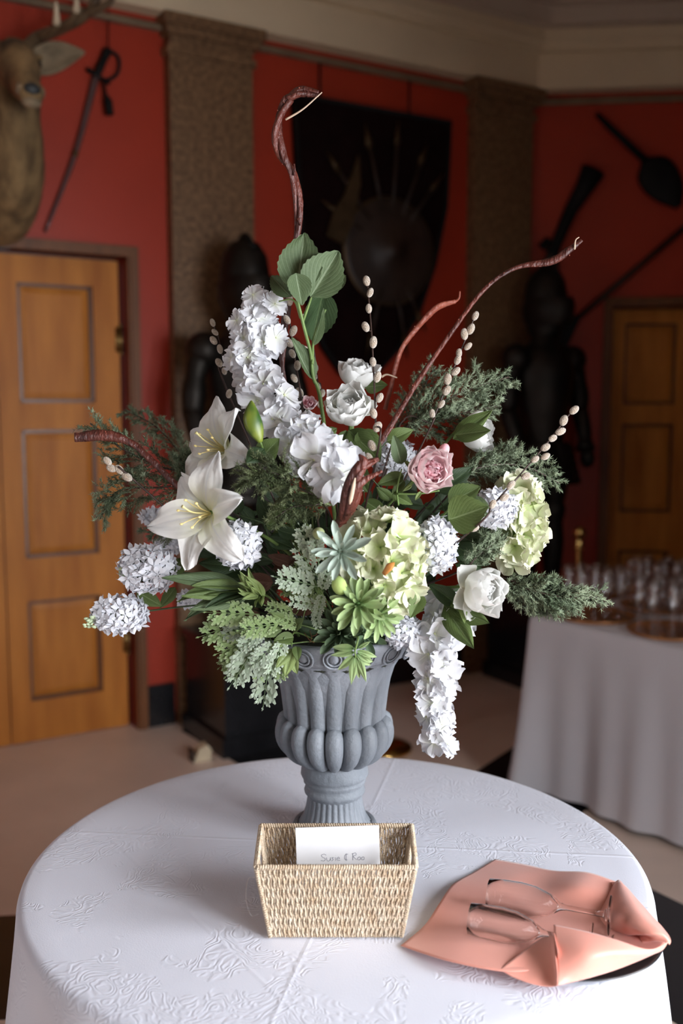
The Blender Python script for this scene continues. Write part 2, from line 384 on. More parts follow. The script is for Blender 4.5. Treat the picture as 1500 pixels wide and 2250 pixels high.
# ================================================================ THINGS ON AND BY THE WALLS
def loft(mb, secs, n=20, M=None, fuzz=0, cap=True):
    """secs: (centre, rx, rz, tilt) rings, x stays sideways, tilt turns the ring plane about x"""
    vs = []
    for i, (c, rx, rz, t) in enumerate(secs):
        for k in range(n):
            a = 2*math.pi*k/n
            r = 1 + (fuzz*mnoise.noise(Vector((c[0]*9+math.cos(a)*2.1, c[1]*14+math.sin(a)*2.1, c[2]*14))) if fuzz else 0)
            x, q = rx*math.cos(a)*r, rz*math.sin(a)*r
            vs.append((c[0]+x, c[1]+q*math.sin(t), c[2]+q*math.cos(t)))
    N = len(secs)
    fs = [(i*n+k, i*n+(k+1) % n, (i+1)*n+(k+1) % n, (i+1)*n+k) for i in range(N-1) for k in range(n)]
    if cap: fs += [tuple(range(n-1, -1, -1)), tuple((N-1)*n+k for k in range(n))]
    mb.add(vs, fs, M)
def ipol(keys, n):
    """smooth loft keys ((x,y,z),rx,rz,tilt) -> n rings"""
    P = curve([k[0] for k in keys], n); A = curve([(k[1], k[2], k[3]) for k in keys], n)
    return [(tuple(p), q.x, q.y, q.z) for p, q in zip(P, A)]
# --- stag head trophy
M_['fur'] = mat('brown_stag_fur', (.055, .030, .012), .9, scale=11, col2=(.36, .23, .10), bump=1.0, bscale=90, stretch=(1, 1, .45), detail=7)
M_['horn'] = mat('brown_antler', (.13, .08, .04), .55, var=.4, scale=9, bump=.4, bscale=60)
M_['tine'] = mat('pale_antler_tip', (.62, .50, .34), .4, var=.1)
M_['earfur'] = mat('pale_ear_fur', (.24, .18, .11), .9, var=.25, scale=20)
M_['eye'] = mat('glass_eye', (.01, .006, .004), .05)
def wallpt(M, px, py, o):                                   # wall-frame coordinates of what is seen at a pixel, o metres out
    Mi = M.inverted(); d = Mi.to_3x3() @ ray(px, py); c = Mi @ Vector((0, 0, CAMZ)); return c + d * ((-o - c.y) / d.y)
q = wallpt(MA, 78, 205, .66)
MD = MA @ Matrix.Translation((q.x-.02, 0, q.z-.20)) 
stag = thing('stag_head', 'mounted brown stag head with pale tipped antlers on the red wall', 'stag head', M=MD)
keys = [((0, .0, -.06), .16, .25, -.10), ((0, -.14, -.05), .165, .25, -.05), ((0, -.26, -.0), .15, .21, .25), ((0, -.33, .10), .125, .20, .6),
        ((0, -.36, .24), .11, .155, .9), ((0, -.385, .335), .10, .13, .75), ((0, -.45, .36), .092, .115, .2), ((0, -.52, .315), .078, .10, -.1),
        ((0, -.59, .255), .056, .075, -.25), ((0, -.645, .21), .052, .06, -.3), ((0, -.68, .185), .045, .045, -.3), ((0, -.695, .175), .02, .02, -.3)]
body = MB(); loft(body, ipol(keys, 44), 28, fuzz=.09); body.v = [Vector(v) for v in body.v]
body.build('head_and_neck', M_['fur'], stag, MD)
M_['nose'] = mat('dark_grey_nose', (.03, .034, .036), .5)
MB().ball((0, -.690, .205), .034, .020, .024, 12, 8).build('nose', M_['nose'], stag, MD)
MB().ball((0, -.672, .160), .040, .030, .022, 14, 8).build('chin', M_['earfur'], stag, MD)
for s in (-1, 1): MB().ball((s*.036, -.655, .205), .022, .030, .028, 12, 8).build('cheek', M_['earfur'], stag, MD)
for s in (-1, 1):
    MB().ball((s*.085, -.455, .375), .018, .022, .018).build('eye', M_['eye'], stag, MD)
    MB().ball((s*.088, -.45, .40), .02, .035, .012).build('brow', M_['fur'], stag, MD)
    ear = MB(); base = Vector((s*.085, -.355, .415)); tip = Vector((s*.30, -.40, .475))
    ax = (tip-base); up = Vector((0, .35, .94)).normalized(); ww = Vector((0, 0, 1)).cross(ax).normalized()
    def earfn(u, v, base=base, ax=ax, up=up, s=s):
        wd = .062*math.sin(math.pi*min(1, .12+u*.88)**.8)
        side = Vector((0, -.25, .97)); dep = Vector((0, 1, .2))
        return base + ax*u + side*v*wd + dep*(v*v-1)*-.0 + dep*(1-v*v)*.035*math.sin(math.pi*(.2+.8*u))
    ear.grid(earfn, 10, 6, uv=False)
    eo = ear.build('ear', M_['earfur'], stag, MD); sm = eo.modifiers.new('s', 'SOLIDIFY'); sm.thickness = .008
    beam = curve([(s*.05, -.36, .44), (s*.12, -.33, .52), (s*.24, -.27, .60), (s*.37, -.25, .70), (s*.43, -.30, .86), (s*.40, -.36, 1.0)], 26)
    an = MB().tube(beam, [.030-.016*i/26 for i in range(27)], 10)
    an.ball(beam[0], .042, .042, .02)
    ao = an.build('antler', M_['horn'], stag, MD)
    for pts in ([(s*.12, -.33, .52), (s*.16, -.46, .53), (s*.15, -.52, .62)], [(s*.19, -.30, .565), (s*.25, -.43, .60), (s*.25, -.47, .70)],
                [(s*.36, -.25, .69), (s*.44, -.34, .73), (s*.45, -.38, .83)]):
        c = curve(pts, 12); MB().tube(c, [.021-.016*i/12 for i in range(13)], 8).build('tine', M_['horn'], ao, MD)
        MB().tube(c[7:], [.0175-.013*i/5 for i in range(6)], 8).build('tine_tip', M_['tine'], ao, MD)
MB().prism([(.17*math.cos(a), -.06+.26*math.sin(a)) for a in [2*math.pi*k/24 for k in range(24)]], -.03, .0).build('mount_board', M_['darkwood'], stag, MD, False)

# --- sabre hanging by a wire
g = wallpt(MA, 212, 165, .03); t = wallpt(MA, 100, 510, .03); h = wallpt(MA, 238, 108, .03); hk = wallpt(MA, 238, 22, .03)
O = MA @ Matrix.Translation((g.x, 0, g.z)); sb = thing('sabre', 'sabre with black knuckle guard and tassel hanging on the red wall', 'sword', M=O)
L0 = lambda p: (p.x-g.x, p.y, p.z-g.z)
bl = curve([L0(g), L0(g.lerp(t, .5)+Vector((.02, 0, 0))), L0(t)], 16)
MB().tube(bl, [.016-.010*i/16 for i in range(17)], 8, flat=.5).build('scabbard', mat('grey_violet_scabbard', (.16, .10, .10), .3, .5), sb, O)
kk = bl[8]; MB().ball(kk, .014, .012, .018).build('scabbard_ring', M_['trophy'], sb, O)
MB().tube(curve([L0(g), L0(g.lerp(h, .5)), L0(h)], 8), [.016, .018, .019, .019, .018, .018, .019, .022, .016], 8).build('grip', M_['iron'], sb, O)
d = Vector(L0(h)).normalized(); sd = Vector((d.z, 0, -d.x))
MB().tube(curve([Vector(L0(h)), Vector(L0(h))*.95+sd*.06, Vector(L0(h))*.5+sd*.085, Vector(L0(h))*.1+sd*.05, Vector((0, -.03, 0))], 18), .009, 6).build('knuckle_guard', M_['iron'], sb, O)
MB().tube([Vector((0, -.03, 0))-sd*.05, Vector((0, -.03, 0))+sd*.07], [.012, .009], 8).build('cross_guard', M_['iron'], sb, O)
p0 = Vector((0, -.04, 0))+sd*.03
MB().tube([p0, p0+Vector((.012, 0, -.07)), p0+Vector((.022, 0, -.10)), p0+Vector((.03, 0, -.16))], [.006, .008, .022, .02], 8).build('tassel', M_['iron'], sb, O)
MB().tube([L0(h), L0(hk), L0(hk)[:2]+(3.435-g.z,)], .003, 5).build('wire', M_['iron'], sb, O)

# --- trophy of arms: a dark shield-shaped board with a round shield and blades
O = MA @ Matrix.Translation((1.40, 0, 2.5)); tr = thing('trophy_board', 'large black shield shaped board of old arms hanging from two wires', 'trophy', M=O)
half = [(0, -.745), (.11, -.70), (.24, -.56), (.36, -.34), (.43, -.08), (.475, .25), (.50, .715)]
poly = [(-x, z) for x, z in reversed(half)] + half[1:]
poly = [(x-.11*max(0, (.2-z)/.95), z) for x, z in poly]
MB().prism(poly, -.05, -.005).build('board', M_['maroon'], tr, O, False)
rim = [Vector((x*1.0, -.055, z*1.0)) for x, z in poly]; MB().tube(rim+[rim[0]], .013, 6).build('board_edge', M_['iron'], tr, O)
for x in (-.33, .24): MB().tube([(x, -.02, .715), (x, -.02, .925)], .006, 5).build('wire', M_['iron'], tr, O)
MT = O @ Matrix.Translation((.08, -.055, -.03)) @ Matrix.Rotation(R(90), 4, 'X')
MB().lathe([(.001, .07), (.05, .065), (.06, .05), (.16, .04), (.26, .018), (.285, .02), (.29, .008), (.28, .0)], 36).build('round_shield', M_['darkwood'], tr, MT)
MB().lathe([(.277, .012), (.29, .024), (.298, .008)], 36).build('shield_rim', M_['trophy'], tr, MT)
def spear(a, r0, r1, w, hm, name='spear'):
    d = Vector((math.sin(a), 0, math.cos(a))); c = Vector((.08, -.075, -.03)); sx = Vector((d.z, 0, -d.x))
    so = MB().tube([c+d*r0, c+d*(r1-.14)], .011, 6).build(name, M_['darkwood'], tr, O)
    b = c+d*(r1-.16); p = MB(); y = Vector((0, -.008, 0))
    p.add([b-sx*.012, b+d*.05-sx*w, b+d*.17, b+d*.05+sx*w, b+sx*.012, b+d*.07+y, b+d*.07-y],
          [(0, 1, 5), (1, 2, 5), (2, 3, 5), (3, 4, 5), (4, 0, 5), (1, 0, 6), (2, 1, 6), (3, 2, 6), (4, 3, 6), (0, 4, 6)])
    p.build('spear_head', hm, so, O)
for a, r1, wd in ((-40, .64, .024), (-14, .68, .03), (4, .7, .02), (22, .66, .024), (38, .58, .02), (-62, .5, .02), (150, .50, .02), (168, .6, .02), (-165, .6, .02)):
    spear(R(a), .2, r1, wd, M_['trophy'])
hb = MB(); ax = [(-.33, -.08, .02), (-.28, -.085, .16), (-.22, -.09, .24), (-.13, -.09, .46), (-.12, -.085, .30), (-.16, -.08, .12), (-.22, -.075, -.02)]
hb.prism([(x, z) for x, y, z in ax], -.09, -.07); hb.build('halberd_blade', M_['trophy'], tr, O, False)

# --- suits of armour on black plinths
def armour(name, label, s, o, pl, plabel):
    P = MA @ Matrix.Translation((s, -o, 0))
    pt = thing('plinth', plabel, 'plinth', M=P)
    MB().box(-pl[0], pl[1], -.26, .24, 0, .09).build('plinth_foot', M_['black'], pt, P, False)
    b = MB().box(-pl[0]+.02, pl[1]-.02, -.24, .22, .09, .49); b.build('plinth_body', M_['black'], pt, P, False)
    MB().box(-pl[0]+.005, pl[1]-.005, -.255, .235, .49, .53).build('plinth_top', M_['black'], pt, P, False)
    A = MA @ Matrix.Translation((s, -o, .53)); t = thing(name, label, 'armour', M=A); m = M_['steel']
    for sx in (-1, 1):
        MB().ball((sx*.1, -.05, .035), .05, .13, .04, 12, 8).build('sabaton', m, t, A)
        MB().lathe([(.04, .06), (.055, .12), (.068, .30), (.058, .42), (.07, .46), (.075, .50), (.06, .53)], 14, Matrix.Translation((sx*.1, 0, 0))).build('greave', m, t, A)
        MB().lathe([(.062, .52), (.08, .62), (.092, .76), (.098, .84)], 14, Matrix.Translation((sx*.1, 0, 0))).build('cuisse', m, t, A)
        ta = MB()
        for k in range(5): ta.lathe([(.135+.012*k-.008, .88-.045*k), (.145+.012*k, .845-.045*k), (.14+.012*k, .825-.045*k)], 18, Matrix.Translation((sx*.05, 0, 0)))
        ta.build('tasset', m, t, A)
        MB().ball((sx*.215, 0, 1.36), .085, .09, .085, 14, 9).build('pauldron', m, t, A)
        MB().tube(curve([(sx*.23, 0, 1.34), (sx*.265, -.01, 1.22), (sx*.28, -.01, 1.06)], 8), [.055, .058, .055, .05, .05, .058, .06, .054, .05], 12).build('upper_arm', m, t, A)
        MB().tube(curve([(sx*.28, -.01, 1.07), (sx*.27, -.06, .95), (sx*.25, -.10, .84)], 8), [.05, .05, .05, .048, .045, .042, .04, .048, .06], 12).build('vambrace', m, t, A)
        MB().ball((sx*.245, -.12, .79), .04, .05, .06).build('gauntlet', m, t, A)
    MB().lathe([(.13, .86), (.135, .93), (.15, 1.02), (.185, 1.18), (.19, 1.30), (.15, 1.41), (.085, 1.45)], 24, Matrix.Scale(.78, 4, (0, 1, 0)), mod=lambda a, i, z: 1+.16*max(0, -math.sin(a))**6).build('breastplate', m, t, A)
    MB().lathe([(.12, 1.42), (.085, 1.46), (.075, 1.53)], 18).build('gorget', m, t, A)
    he = MB().lathe([(.085, 1.50), (.10, 1.56), (.115, 1.64), (.118, 1.72), (.105, 1.80), (.07, 1.86), (.01, 1.885)], 22, Matrix.Scale(1.12, 4, (0, 1, 0)))
    ho = he.build('helmet', m, t, A)
    MB().tube(curve([(0, -.10, 1.83), (0, 0, 1.90), (0, .12, 1.80), (0, .135, 1.65)], 12), .014, 8).build('comb', M_['iron'], ho, A)
    vi = MB().lathe([(.105, 1.55), (.125, 1.60), (.13, 1.66), (.12, 1.70)], 22, Matrix.Translation((0, -.012, 0)) @ Matrix.Scale(1.2, 4, (0, 1, 0)), mod=lambda a, i, z: 1+.25*max(0, -math.sin(a))**4)
    vi.build('visor', m, ho, A)
    MB().box(-.08, .08, -.152, -.12, 1.675, 1.69).build('eye_slit', M_['iron'], ho, A, False)
armour('suit_of_armour', 'dark suit of armour standing before the left granite pilaster', .455, .37, (.26, .27), 'black stepped plinth under the left suit of armour')
armour('suit_of_armour', 'dark suit of armour standing in the corner beside the right granite pilaster', 2.36, .36, (.22, .2), 'black stepped plinth in the corner behind the buffet table')

# --- arms on the right wall
def wt(px, py, o=.05): return wallpt(MBW, px, py, o)
def walled(name, label, cat, c): 
    O = MBW @ Matrix.Translation((c.x, 0, c.z)); return thing(name, label, cat, M=O), O, (lambda p: Vector((p.x-c.x, p.y, p.z-c.z)))
c = wt(1460, 420); t_, O, L = walled('war_club', 'dark paddle shaped war club slanting high on the right wall', 'club', c)
MB().tube([L(wt(1310, 250)), L(wt(1345, 285)), L(wt(1420, 355))], [.016, .022, .024], 8).build('shaft', M_['iron'], t_, O)
hd = MB(); hd.tube(curve([L(wt(1415, 350)), L(wt(1435, 375)), L(wt(1470, 420)), L(wt(1490, 455))], 10), [.024, .05, .085, .105, .115, .115, .105, .09, .07, .045, .02], 12, flat=.3); hd.build('blade', M_['iron'], t_, O)
c = wt(1225, 540); t_, O, L = walled('blunderbuss', 'dark flared blunderbuss pointing up on the right wall', 'gun', c)
MB().tube([L(wt(1303, 375)), L(wt(1285, 410)), L(wt(1255, 460)), L(wt(1222, 535)), L(wt(1213, 560))], [.075, .056, .042, .034, .036], 14).build('barrel', M_['iron'], t_, O)
MB().tube(curve([L(wt(1216, 545)), L(wt(1208, 590)), L(wt(1200, 650)), L(wt(1196, 720)), L(wt(1200, 745))], 14), [.035, .038, .042, .05, .055, .062, .068, .072, .076, .078, .08, .08, .08, .075, .06], 12, flat=.5).build('stock', M_['darkwood'], t_, O)
MB().tube([L(wt(1190, 545)), L(wt(1205, 525))], [.03, .02], 8).build('lock', M_['iron'], t_, O)
c = wt(1262, 712); t_, O, L = walled('pole_axe', 'thin dark pole weapon slanting above the right hand door', 'pole weapon', c)
MB().tube([L(wt(1500, 503)), L(wt(1268, 700))], .017, 8).build('shaft', M_['darkwood'], t_, O)
MB().tube([L(wt(1548, 462)), L(wt(1498, 505))], [.01, .017], 8).build('shaft_end', M_['darkwood'], t_, O)
f = [wt(1228, 690), wt(1265, 692), wt(1272, 706), wt(1258, 735), wt(1243, 768), wt(1228, 760)]
MB().prism([(L(p).x, L(p).z) for p in f], -.075, -.04).build('axe_head', M_['iron'], t_, O, False)

# --- brass stanchions
def stanchion(px, Y, label, hgt):
    p = at(px, 1200, Y); t = thing('rope_stanchion', label, 'stanchion', (p.x, p.y, 0))
    W = Matrix.Translation((p.x, p.y, 0))
    MB().lathe([(.15, 0), (.152, .012), (.145, .02), (.09, .035), (.035, .05), (.024, .065)], 32, cap=True).build('base', M_['brass'], t, W)
    MB().lathe([(.019, .06), (.019, hgt-.10)], 14).build('post', M_['brass'], t, W)
    MB().lathe([(.02, hgt-.12), (.03, hgt-.11), (.03, hgt-.10), (.02, hgt-.09), (.026, hgt-.075), (.018, hgt-.065), (.026, hgt-.055)], 18).build('collar', M_['brass'], t, W)
    MB().ball((0, 0, hgt-.028), .034, .034, .034, 18, 12).build('ball_finial', M_['brass'], t, W)
stanchion(1272, 5.25, 'brass stanchion with ball top standing behind the buffet table', .985)
stanchion(838, 4.60, 'brass stanchion hidden behind the urn with its round base showing', .95)
# --- small doorstop
p = on(443, 1668, 0); O = Matrix.Translation(p)
ds = thing('door_stopper', 'small cream wedge shaped doorstop lying on the beige floor', 'doorstop', M=O)
MB().prism([(-.045, 0), (.035, 0), (.04, .05), (.02, .075), (-.02, .06)], -.03, .03, Matrix.Rotation(R(25), 4, 'Z')).build('wedge', mat('cream_rubber', (.6, .5, .34), .6), ds, O, False)
MB().box(-.055, -.045, -.032, .032, 0, .055, Matrix.Rotation(R(25), 4, 'Z')).build('backing', M_['darkwood'], ds, O, False)

# ================================================================ BUFFET TABLE
def linen(name, damask=True, col=(.75, .77, .87)):
    m, b = principled(name); N, L = nodes(m)
    b.inputs['Base Color'].default_value = (*col, 1); b.inputs['Roughness'].default_value = .75; b.inputs['Sheen Weight'].default_value = .25
    b.inputs['Specular IOR Level'].default_value = .25
    tc = N.new('ShaderNodeTexCoord')
    def mth(op, *a):
        n = N.new('ShaderNodeMath'); n.operation = op
        for i, q in enumerate(a):
            if isinstance(q, (int, float)): n.inputs[i].default_value = q
            else: L.new(q, n.inputs[i])
        return n.outputs[0]
    def nz(s, d=2, dist=0):
        n = N.new('ShaderNodeTexNoise'); n.inputs['Scale'].default_value = s; n.inputs['Detail'].default_value = d; n.inputs['Distortion'].default_value = dist
        L.new(tc.outputs['Object'], n.inputs['Vector']); return n.outputs['Fac']
    h = mth('MULTIPLY', nz(2.6, 3), 3.0)                                      # broad wrinkles
    if damask:
        sw = mth('SINE', mth('MULTIPLY', nz(15, 1.5, 1.6), 60.0))                # scrolling woven pattern
        mask = mth('GREATER_THAN', nz(6.5, 1, .6), .46)
        h = mth('ADD', h, mth('MULTIPLY', mth('MULTIPLY', sw, mask), .14))
        sp = N.new('ShaderNodeSeparateXYZ'); L.new(tc.outputs['Object'], sp.inputs[0])
        for (a, c, off, s) in ((.10, 1.0, -.08, 1.2), (1.0, -.22, -.02, .8), (.82, .57, .33, .5)):       # pressed fold lines
            d = mth('ABSOLUTE', mth('ADD', mth('ADD', mth('MULTIPLY', sp.outputs[0], a), mth('MULTIPLY', sp.outputs[1], c)), off))
            h = mth('ADD', h, mth('MULTIPLY', mth('MAXIMUM', mth('SUBTRACT', 1.0, mth('MULTIPLY', d, 160.0)), 0.0), s*.45))
    h = mth('ADD', h, mth('MULTIPLY', nz(420, 0), .10))
    bp = N.new('ShaderNodeBump'); bp.inputs['Strength'].default_value = .55; bp.inputs['Distance'].default_value = .0035
    L.new(h, bp.inputs['Height']); L.new(bp.outputs[0], b.inputs['Normal']); return m
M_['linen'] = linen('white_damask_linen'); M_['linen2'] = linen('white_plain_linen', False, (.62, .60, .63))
C0 = Vector((.80, 4.13, 0)); UU = Vector((.62, -.785, 0)).normalized(); VV = Vector((-UU.y, UU.x, 0))
MBF = Matrix((UU, VV, Vector((0, 0, 1)))).transposed().to_4x4(); MBF.translation = C0
BL, BWD, BH = 1.75, .78, .748
bt = thing('buffet_table', 'long trestle table hidden under the white buffet cloth', 'table', M=MBF)
MB().box(.02, BL-.02, .02, BWD-.02, BH-.04, BH-.004).build('tabletop', M_['darkwood'], bt, MBF, False)
for x in (.12, BL-.12):
    for y in (.1, BWD-.1): MB().tube([(x, y, 0), (x, y, BH-.04)], .02, 8).build('leg', M_['iron'], bt, MBF)
def rectloop(t, L_, W_, r=.03):
    per = [(0, 0), (L_, 0), (L_, W_), (0, W_)]; tot = 2*(L_+W_); d = (t % 1)*tot
    for i in range(4):
        a, b = Vector(per[i]), Vector(per[(i+1) % 4]); l = (b-a).length
        if d <= l:
            k = (b-a).normalized(); return a+k*d, Vector((k.y, -k.x)), min(d, l-d)
        d -= l
NL = 340; cl = MB(); rows = [(0, 0.0), (.3, .004), (1, .03)] + [(1, .03+.70*k/9) for k in range(1, 10)]
vs = []
for i in range(NL):
    p, n, dc = rectloop(i/NL, BL, BWD)
    corner = math.exp(-(dc/.07)**2)
    for j, (e, dz) in enumerate(rows):
        k = max(0, (j-2)/9)
        fold = (.5+.5*math.sin(i*.19+1.3*math.sin(i*.05)))*.035*k + corner*.10*k*(.6+.4*k) + .012*k*math.sin(i*.53)
        q = p + n*(.012*e + fold)
        z = BH+.004-dz-(.02*k*corner)
        vs.append((q.x, q.y, max(.012, z)))
nr = len(rows); fs = [(i*nr+j, i*nr+j+1, ((i+1) % NL)*nr+j+1, ((i+1) % NL)*nr+j) for i in range(NL) for j in range(nr-1)]
fs.append(tuple(i*nr for i in range(NL)))
cl.add(vs, fs)
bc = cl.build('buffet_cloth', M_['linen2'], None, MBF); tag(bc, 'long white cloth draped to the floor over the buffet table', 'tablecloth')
# copper trays and rows of flutes
M_['copper'] = mat('copper_brown_tray', (.50, .22, .08), .35, .35, var=.2, scale=8)
M_['glass'] = thinglass('clear_glass', .97, .10)
TRAYS = []
ZT = BH + .006
tm = MB().lathe([(.001, 0), (.125, 0), (.15, .004), (.163, .014), (.166, .014), (.152, 0.0), (.12, -.001), (.001, -.001)], 40).mesh('tray', M_['copper'])
names = ['copper coloured round tray at the near left end of the buffet table', 'second copper coloured round tray along the near edge of the buffet', 'third copper coloured round tray along the near edge of the buffet', 'fourth copper coloured round tray along the near edge of the buffet',
         'copper coloured round tray at the far left end of the buffet table', 'second copper coloured round tray in the back row of the buffet', 'third copper coloured round tray in the back row of the buffet']
k = 0
for row, y in ((0, .18), (1, .56)):
    for i in range(4 - row):
        x = .19 + i*.36 + row*.05
        o = put(tm, 'serving_tray', None, MBF @ Matrix.Translation((x, y, ZT+.001))); tag(o, names[k], 'tray', 'copper trays on the buffet'); k += 1
        TRAYS.append((x, y))
def flute_mb():
    prof = [(.001, .002), (.030, .0015), (.0315, .003), (.012, .007), (.005, .014), (.0042, .04), (.0042, .075), (.0065, .086), (.016, .103), (.0235, .13), (.026, .155), (.0255, .185), (.0235, .212), (.0225, .212),
            (.0243, .185), (.0247, .155), (.0222, .131), (.0145, .105), (.004, .092), (.0005, .090)]
    return prof
fm = MB().lathe(flute_mb(), 18).mesh('champagne_flute', M_['glass'])
random.seed(3)
SHORT = ['near left tray on the buffet', 'second tray along the near buffet edge', 'third tray along the near buffet edge', 'fourth tray along the near buffet edge', 'far left tray on the buffet', 'second tray in the back buffet row', 'third tray in the back buffet row']
for (x, y), tn in zip(TRAYS, SHORT):
    for rr, nn in ((.0, 1), (.066, 5), (.122, 9)):
        for j in range(nn):
            a = 2*math.pi*(j+.3*random.random())/nn + x*7
            o = put(fm, 'champagne_flute', None, MBF @ Matrix.Translation((x+rr*math.cos(a), y+rr*math.sin(a), ZT+.0015)))
            tag(o, 'empty champagne flute %s of the %s' % (('in the centre', 'in the inner ring', 'on the outer ring')[(0, .066, .122).index(rr)], tn), 'glass', 'champagne flutes on the buffet')
# ================================================================ ROUND TABLE
TC = Vector((-.010, 1.90, 0)); TR, TZ = .607, .74
MT = Matrix.Translation(TC)
rt = thing('round_table', 'round table hidden under the white damask cloth', 'table', M=MT)
MB().lathe([(.001, TZ-.03), (TR-.012, TZ-.03), (TR-.006, TZ-.018), (TR-.012, TZ-.006), (.001, TZ-.006)], 64).build('tabletop', M_['darkwood'], rt, MT)
for k in range(4):
    a = R(45+90*k); MB().tube([(.42*math.cos(a), .42*math.sin(a), 0), (.40*math.cos(a), .40*math.sin(a), TZ-.03)], .02, 8).build('leg', M_['iron'], rt, MT)
NA = 288; prof = [(.0001, 0), (.15, 0), (.3, 0), (.45, 0), (.56, 0), (TR-.014, 0), (TR-.006, -.002), (TR, -.007), (TR+.003, -.016)] + [(TR+.003, -.016-.69*k/14) for k in range(1, 15)]
vs = []
for i in range(NA):
    a = 2*math.pi*i/NA
    for j, (r, dz) in enumerate(prof):
        k = max(0, (j-8)/14)
        f = (.5+.5*math.sin(13*a+1.1*math.sin(3*a+.5)))**1.5*.085*k**.8 + .012*math.sin(29*a+2)*k + .02*k
        wr = .0016*math.sin(5*a+r*20)*math.sin(r*9) if j < 7 else 0
        vs.append(((r+f)*math.cos(a), (r+f)*math.sin(a), max(.01, TZ+dz+wr*.3)))
npf = len(prof); fs = [(i*npf+j, i*npf+j+1, ((i+1) % NA)*npf+j+1, ((i+1) % NA)*npf+j) for i in range(NA) for j in range(npf-1)]
tcl = MB(); tcl.add(vs, fs); o = tcl.build('tablecloth', M_['linen'], None, MT); tag(o, 'white damask cloth with woven scrolls draped over the round table', 'tablecloth')
TZ = TZ + .0012

# ================================================================ URN
UX, UY = -.0145, 2.03
MU = Matrix.Translation((UX, UY, TZ)); ZK = ((.70, .70), (.74, .74), (.754, .768), (.79, .829), (.832, .864), (.874, .905), (.95, .962), (.994, 1.004), (1.116, 1.142), (1.2, 1.216))
def z_(z):
    for (a, b), (c, d) in zip(ZK, ZK[1:]):
        if z <= c: return b+(d-b)*(z-a)/(c-a)-.74
    return z-.74+.016
M_['stone'] = mat('grey_blue_cast_stone', (.15, .168, .19), .62, scale=9, col2=(.27, .29, .32), bump=.25, bscale=120, detail=8)
urn = thing('urn', 'grey fluted stone pedestal urn holding the flowers on the round table', 'urn', M=MU)
NF = 18
def rib(a, i, z): return 1 - .14 * (1 - abs(math.sin(NF*a/2))**.55) * min(1, max(0, (z_(1.108)-z)/.03))
MB().lathe([(r, z_(z)) for r, z in ((.096, .955), (.1065, .985), (.109, 1.01), (.113, 1.04), (.118, 1.065), (.126, 1.088), (.138, 1.105), (.151, 1.116), (.160, 1.122))], 216, mod=rib).build('fluted_bell', M_['stone'], urn, MU)
rimo = MB().lathe([(r, z_(z)) for r, z in ((.125, 1.104), (.150, 1.1125), (.163, 1.119), (.168, 1.126), (.180, 1.148), (.186, 1.160), (.186, 1.167), (.178, 1.170), (.165, 1.166), (.158, 1.15), (.14, 1.12), (.11, 1.06), (.095, 1.0))], 96).build('rim', M_['stone'], urn, MU)
eg = MB(); n = 20
for rr, th, off in ((1.0, .0022, .001), (.66, .0018, .002)):
    loopp = [(.021*rr*math.cos(2*math.pi*k/n), .0195*rr*math.sin(2*math.pi*k/n)*(1.0 if math.sin(2*math.pi*k/n) < 0 else .9), off) for k in range(n+1)]
    eg.tube(loopp, th, 6)
eg.ball((0, -.001, -.001), .010, .0105, .005, 12, 6)
egm = eg.mesh('egg_moulding', M_['stone'])
for k in range(NF):
    a = 2*math.pi*(k+.5)/NF; c = Vector((.176*math.cos(a), .176*math.sin(a), z_(1.1415)))
    nrm = Vector((math.cos(a)*.88, math.sin(a)*.88, -.48))
    put(egm, 'egg_moulding', rimo, MU @ frame(c, nrm) @ Matrix.Scale(1.3, 4, (0, 1, 0)))
MB().lathe([(r, z_(z)) for r, z in ((.09, .98), (.10, .96), (.096, .93), (.08, .90), (.055, .878), (.05, .87))], 64).build('bowl_core', M_['stone'], urn, MU)
lobe = MB().tube(curve([(.097, 0, z_(.994)), (.104, 0, z_(.972)), (.104, 0, z_(.945)), (.094, 0, z_(.915)), (.075, 0, z_(.889)), (.052, 0, z_(.874))], 16),
                 [.003, .0125, .0175, .0195, .0205, .0208, .0208, .0205, .020, .0192, .0182, .0170, .0157, .0142, .0126, .011, .009], 16, flat=.92)
lm = lobe.mesh('gadroon_lobe', M_['stone'])
for k in range(NF): put(lm, 'gadroon_lobe', urn, MU @ Matrix.Rotation(2*math.pi*(k+.5)/NF, 4, 'Z'))
MB().lathe([(r, z_(z)) for r, z in ((.050, .886), (.060, .881), (.066, .868), (.0705, .852), (.0715, .842), (.069, .836), (.065, .832), (.066, .828), (.0655, .823), (.0625, .818), (.061, .812), (.063, .807), (.0645, .801), (.0635, .795), (.060, .790), (.056, .787))], 64).build('stem_collar', M_['stone'], urn, MU)
MB().lathe([(r, z_(z)) for r, z in ((.056, .790), (.057, .783), (.060, .772), (.066, .761), (.074, .754), (.08, .751))], 240, mod=lambda a, i, z: 1+.05*(abs(math.sin(15*a))-.5)).build('fluted_foot', M_['stone'], urn, MU)
MB().lathe([(r, z_(z)) for r, z in ((.078, .7535), (.086, .7535), (.09, .750), (.092, .744), (.092, .740), (.001, .740))], 64).build('base', M_['stone'], urn, MU)
MB().ball((0, 0, z_(1.12)), .145, .145, .055, 24, 10).build('floral_foam', mat('dark_moss_foam', (.02, .022, .012), .95, var=.4, scale=40, bump=1, bscale=80), None, MU)
tag(bpy.data.objects['floral_foam'], 'dark moss covered foam filling the mouth of the urn', 'floral foam')

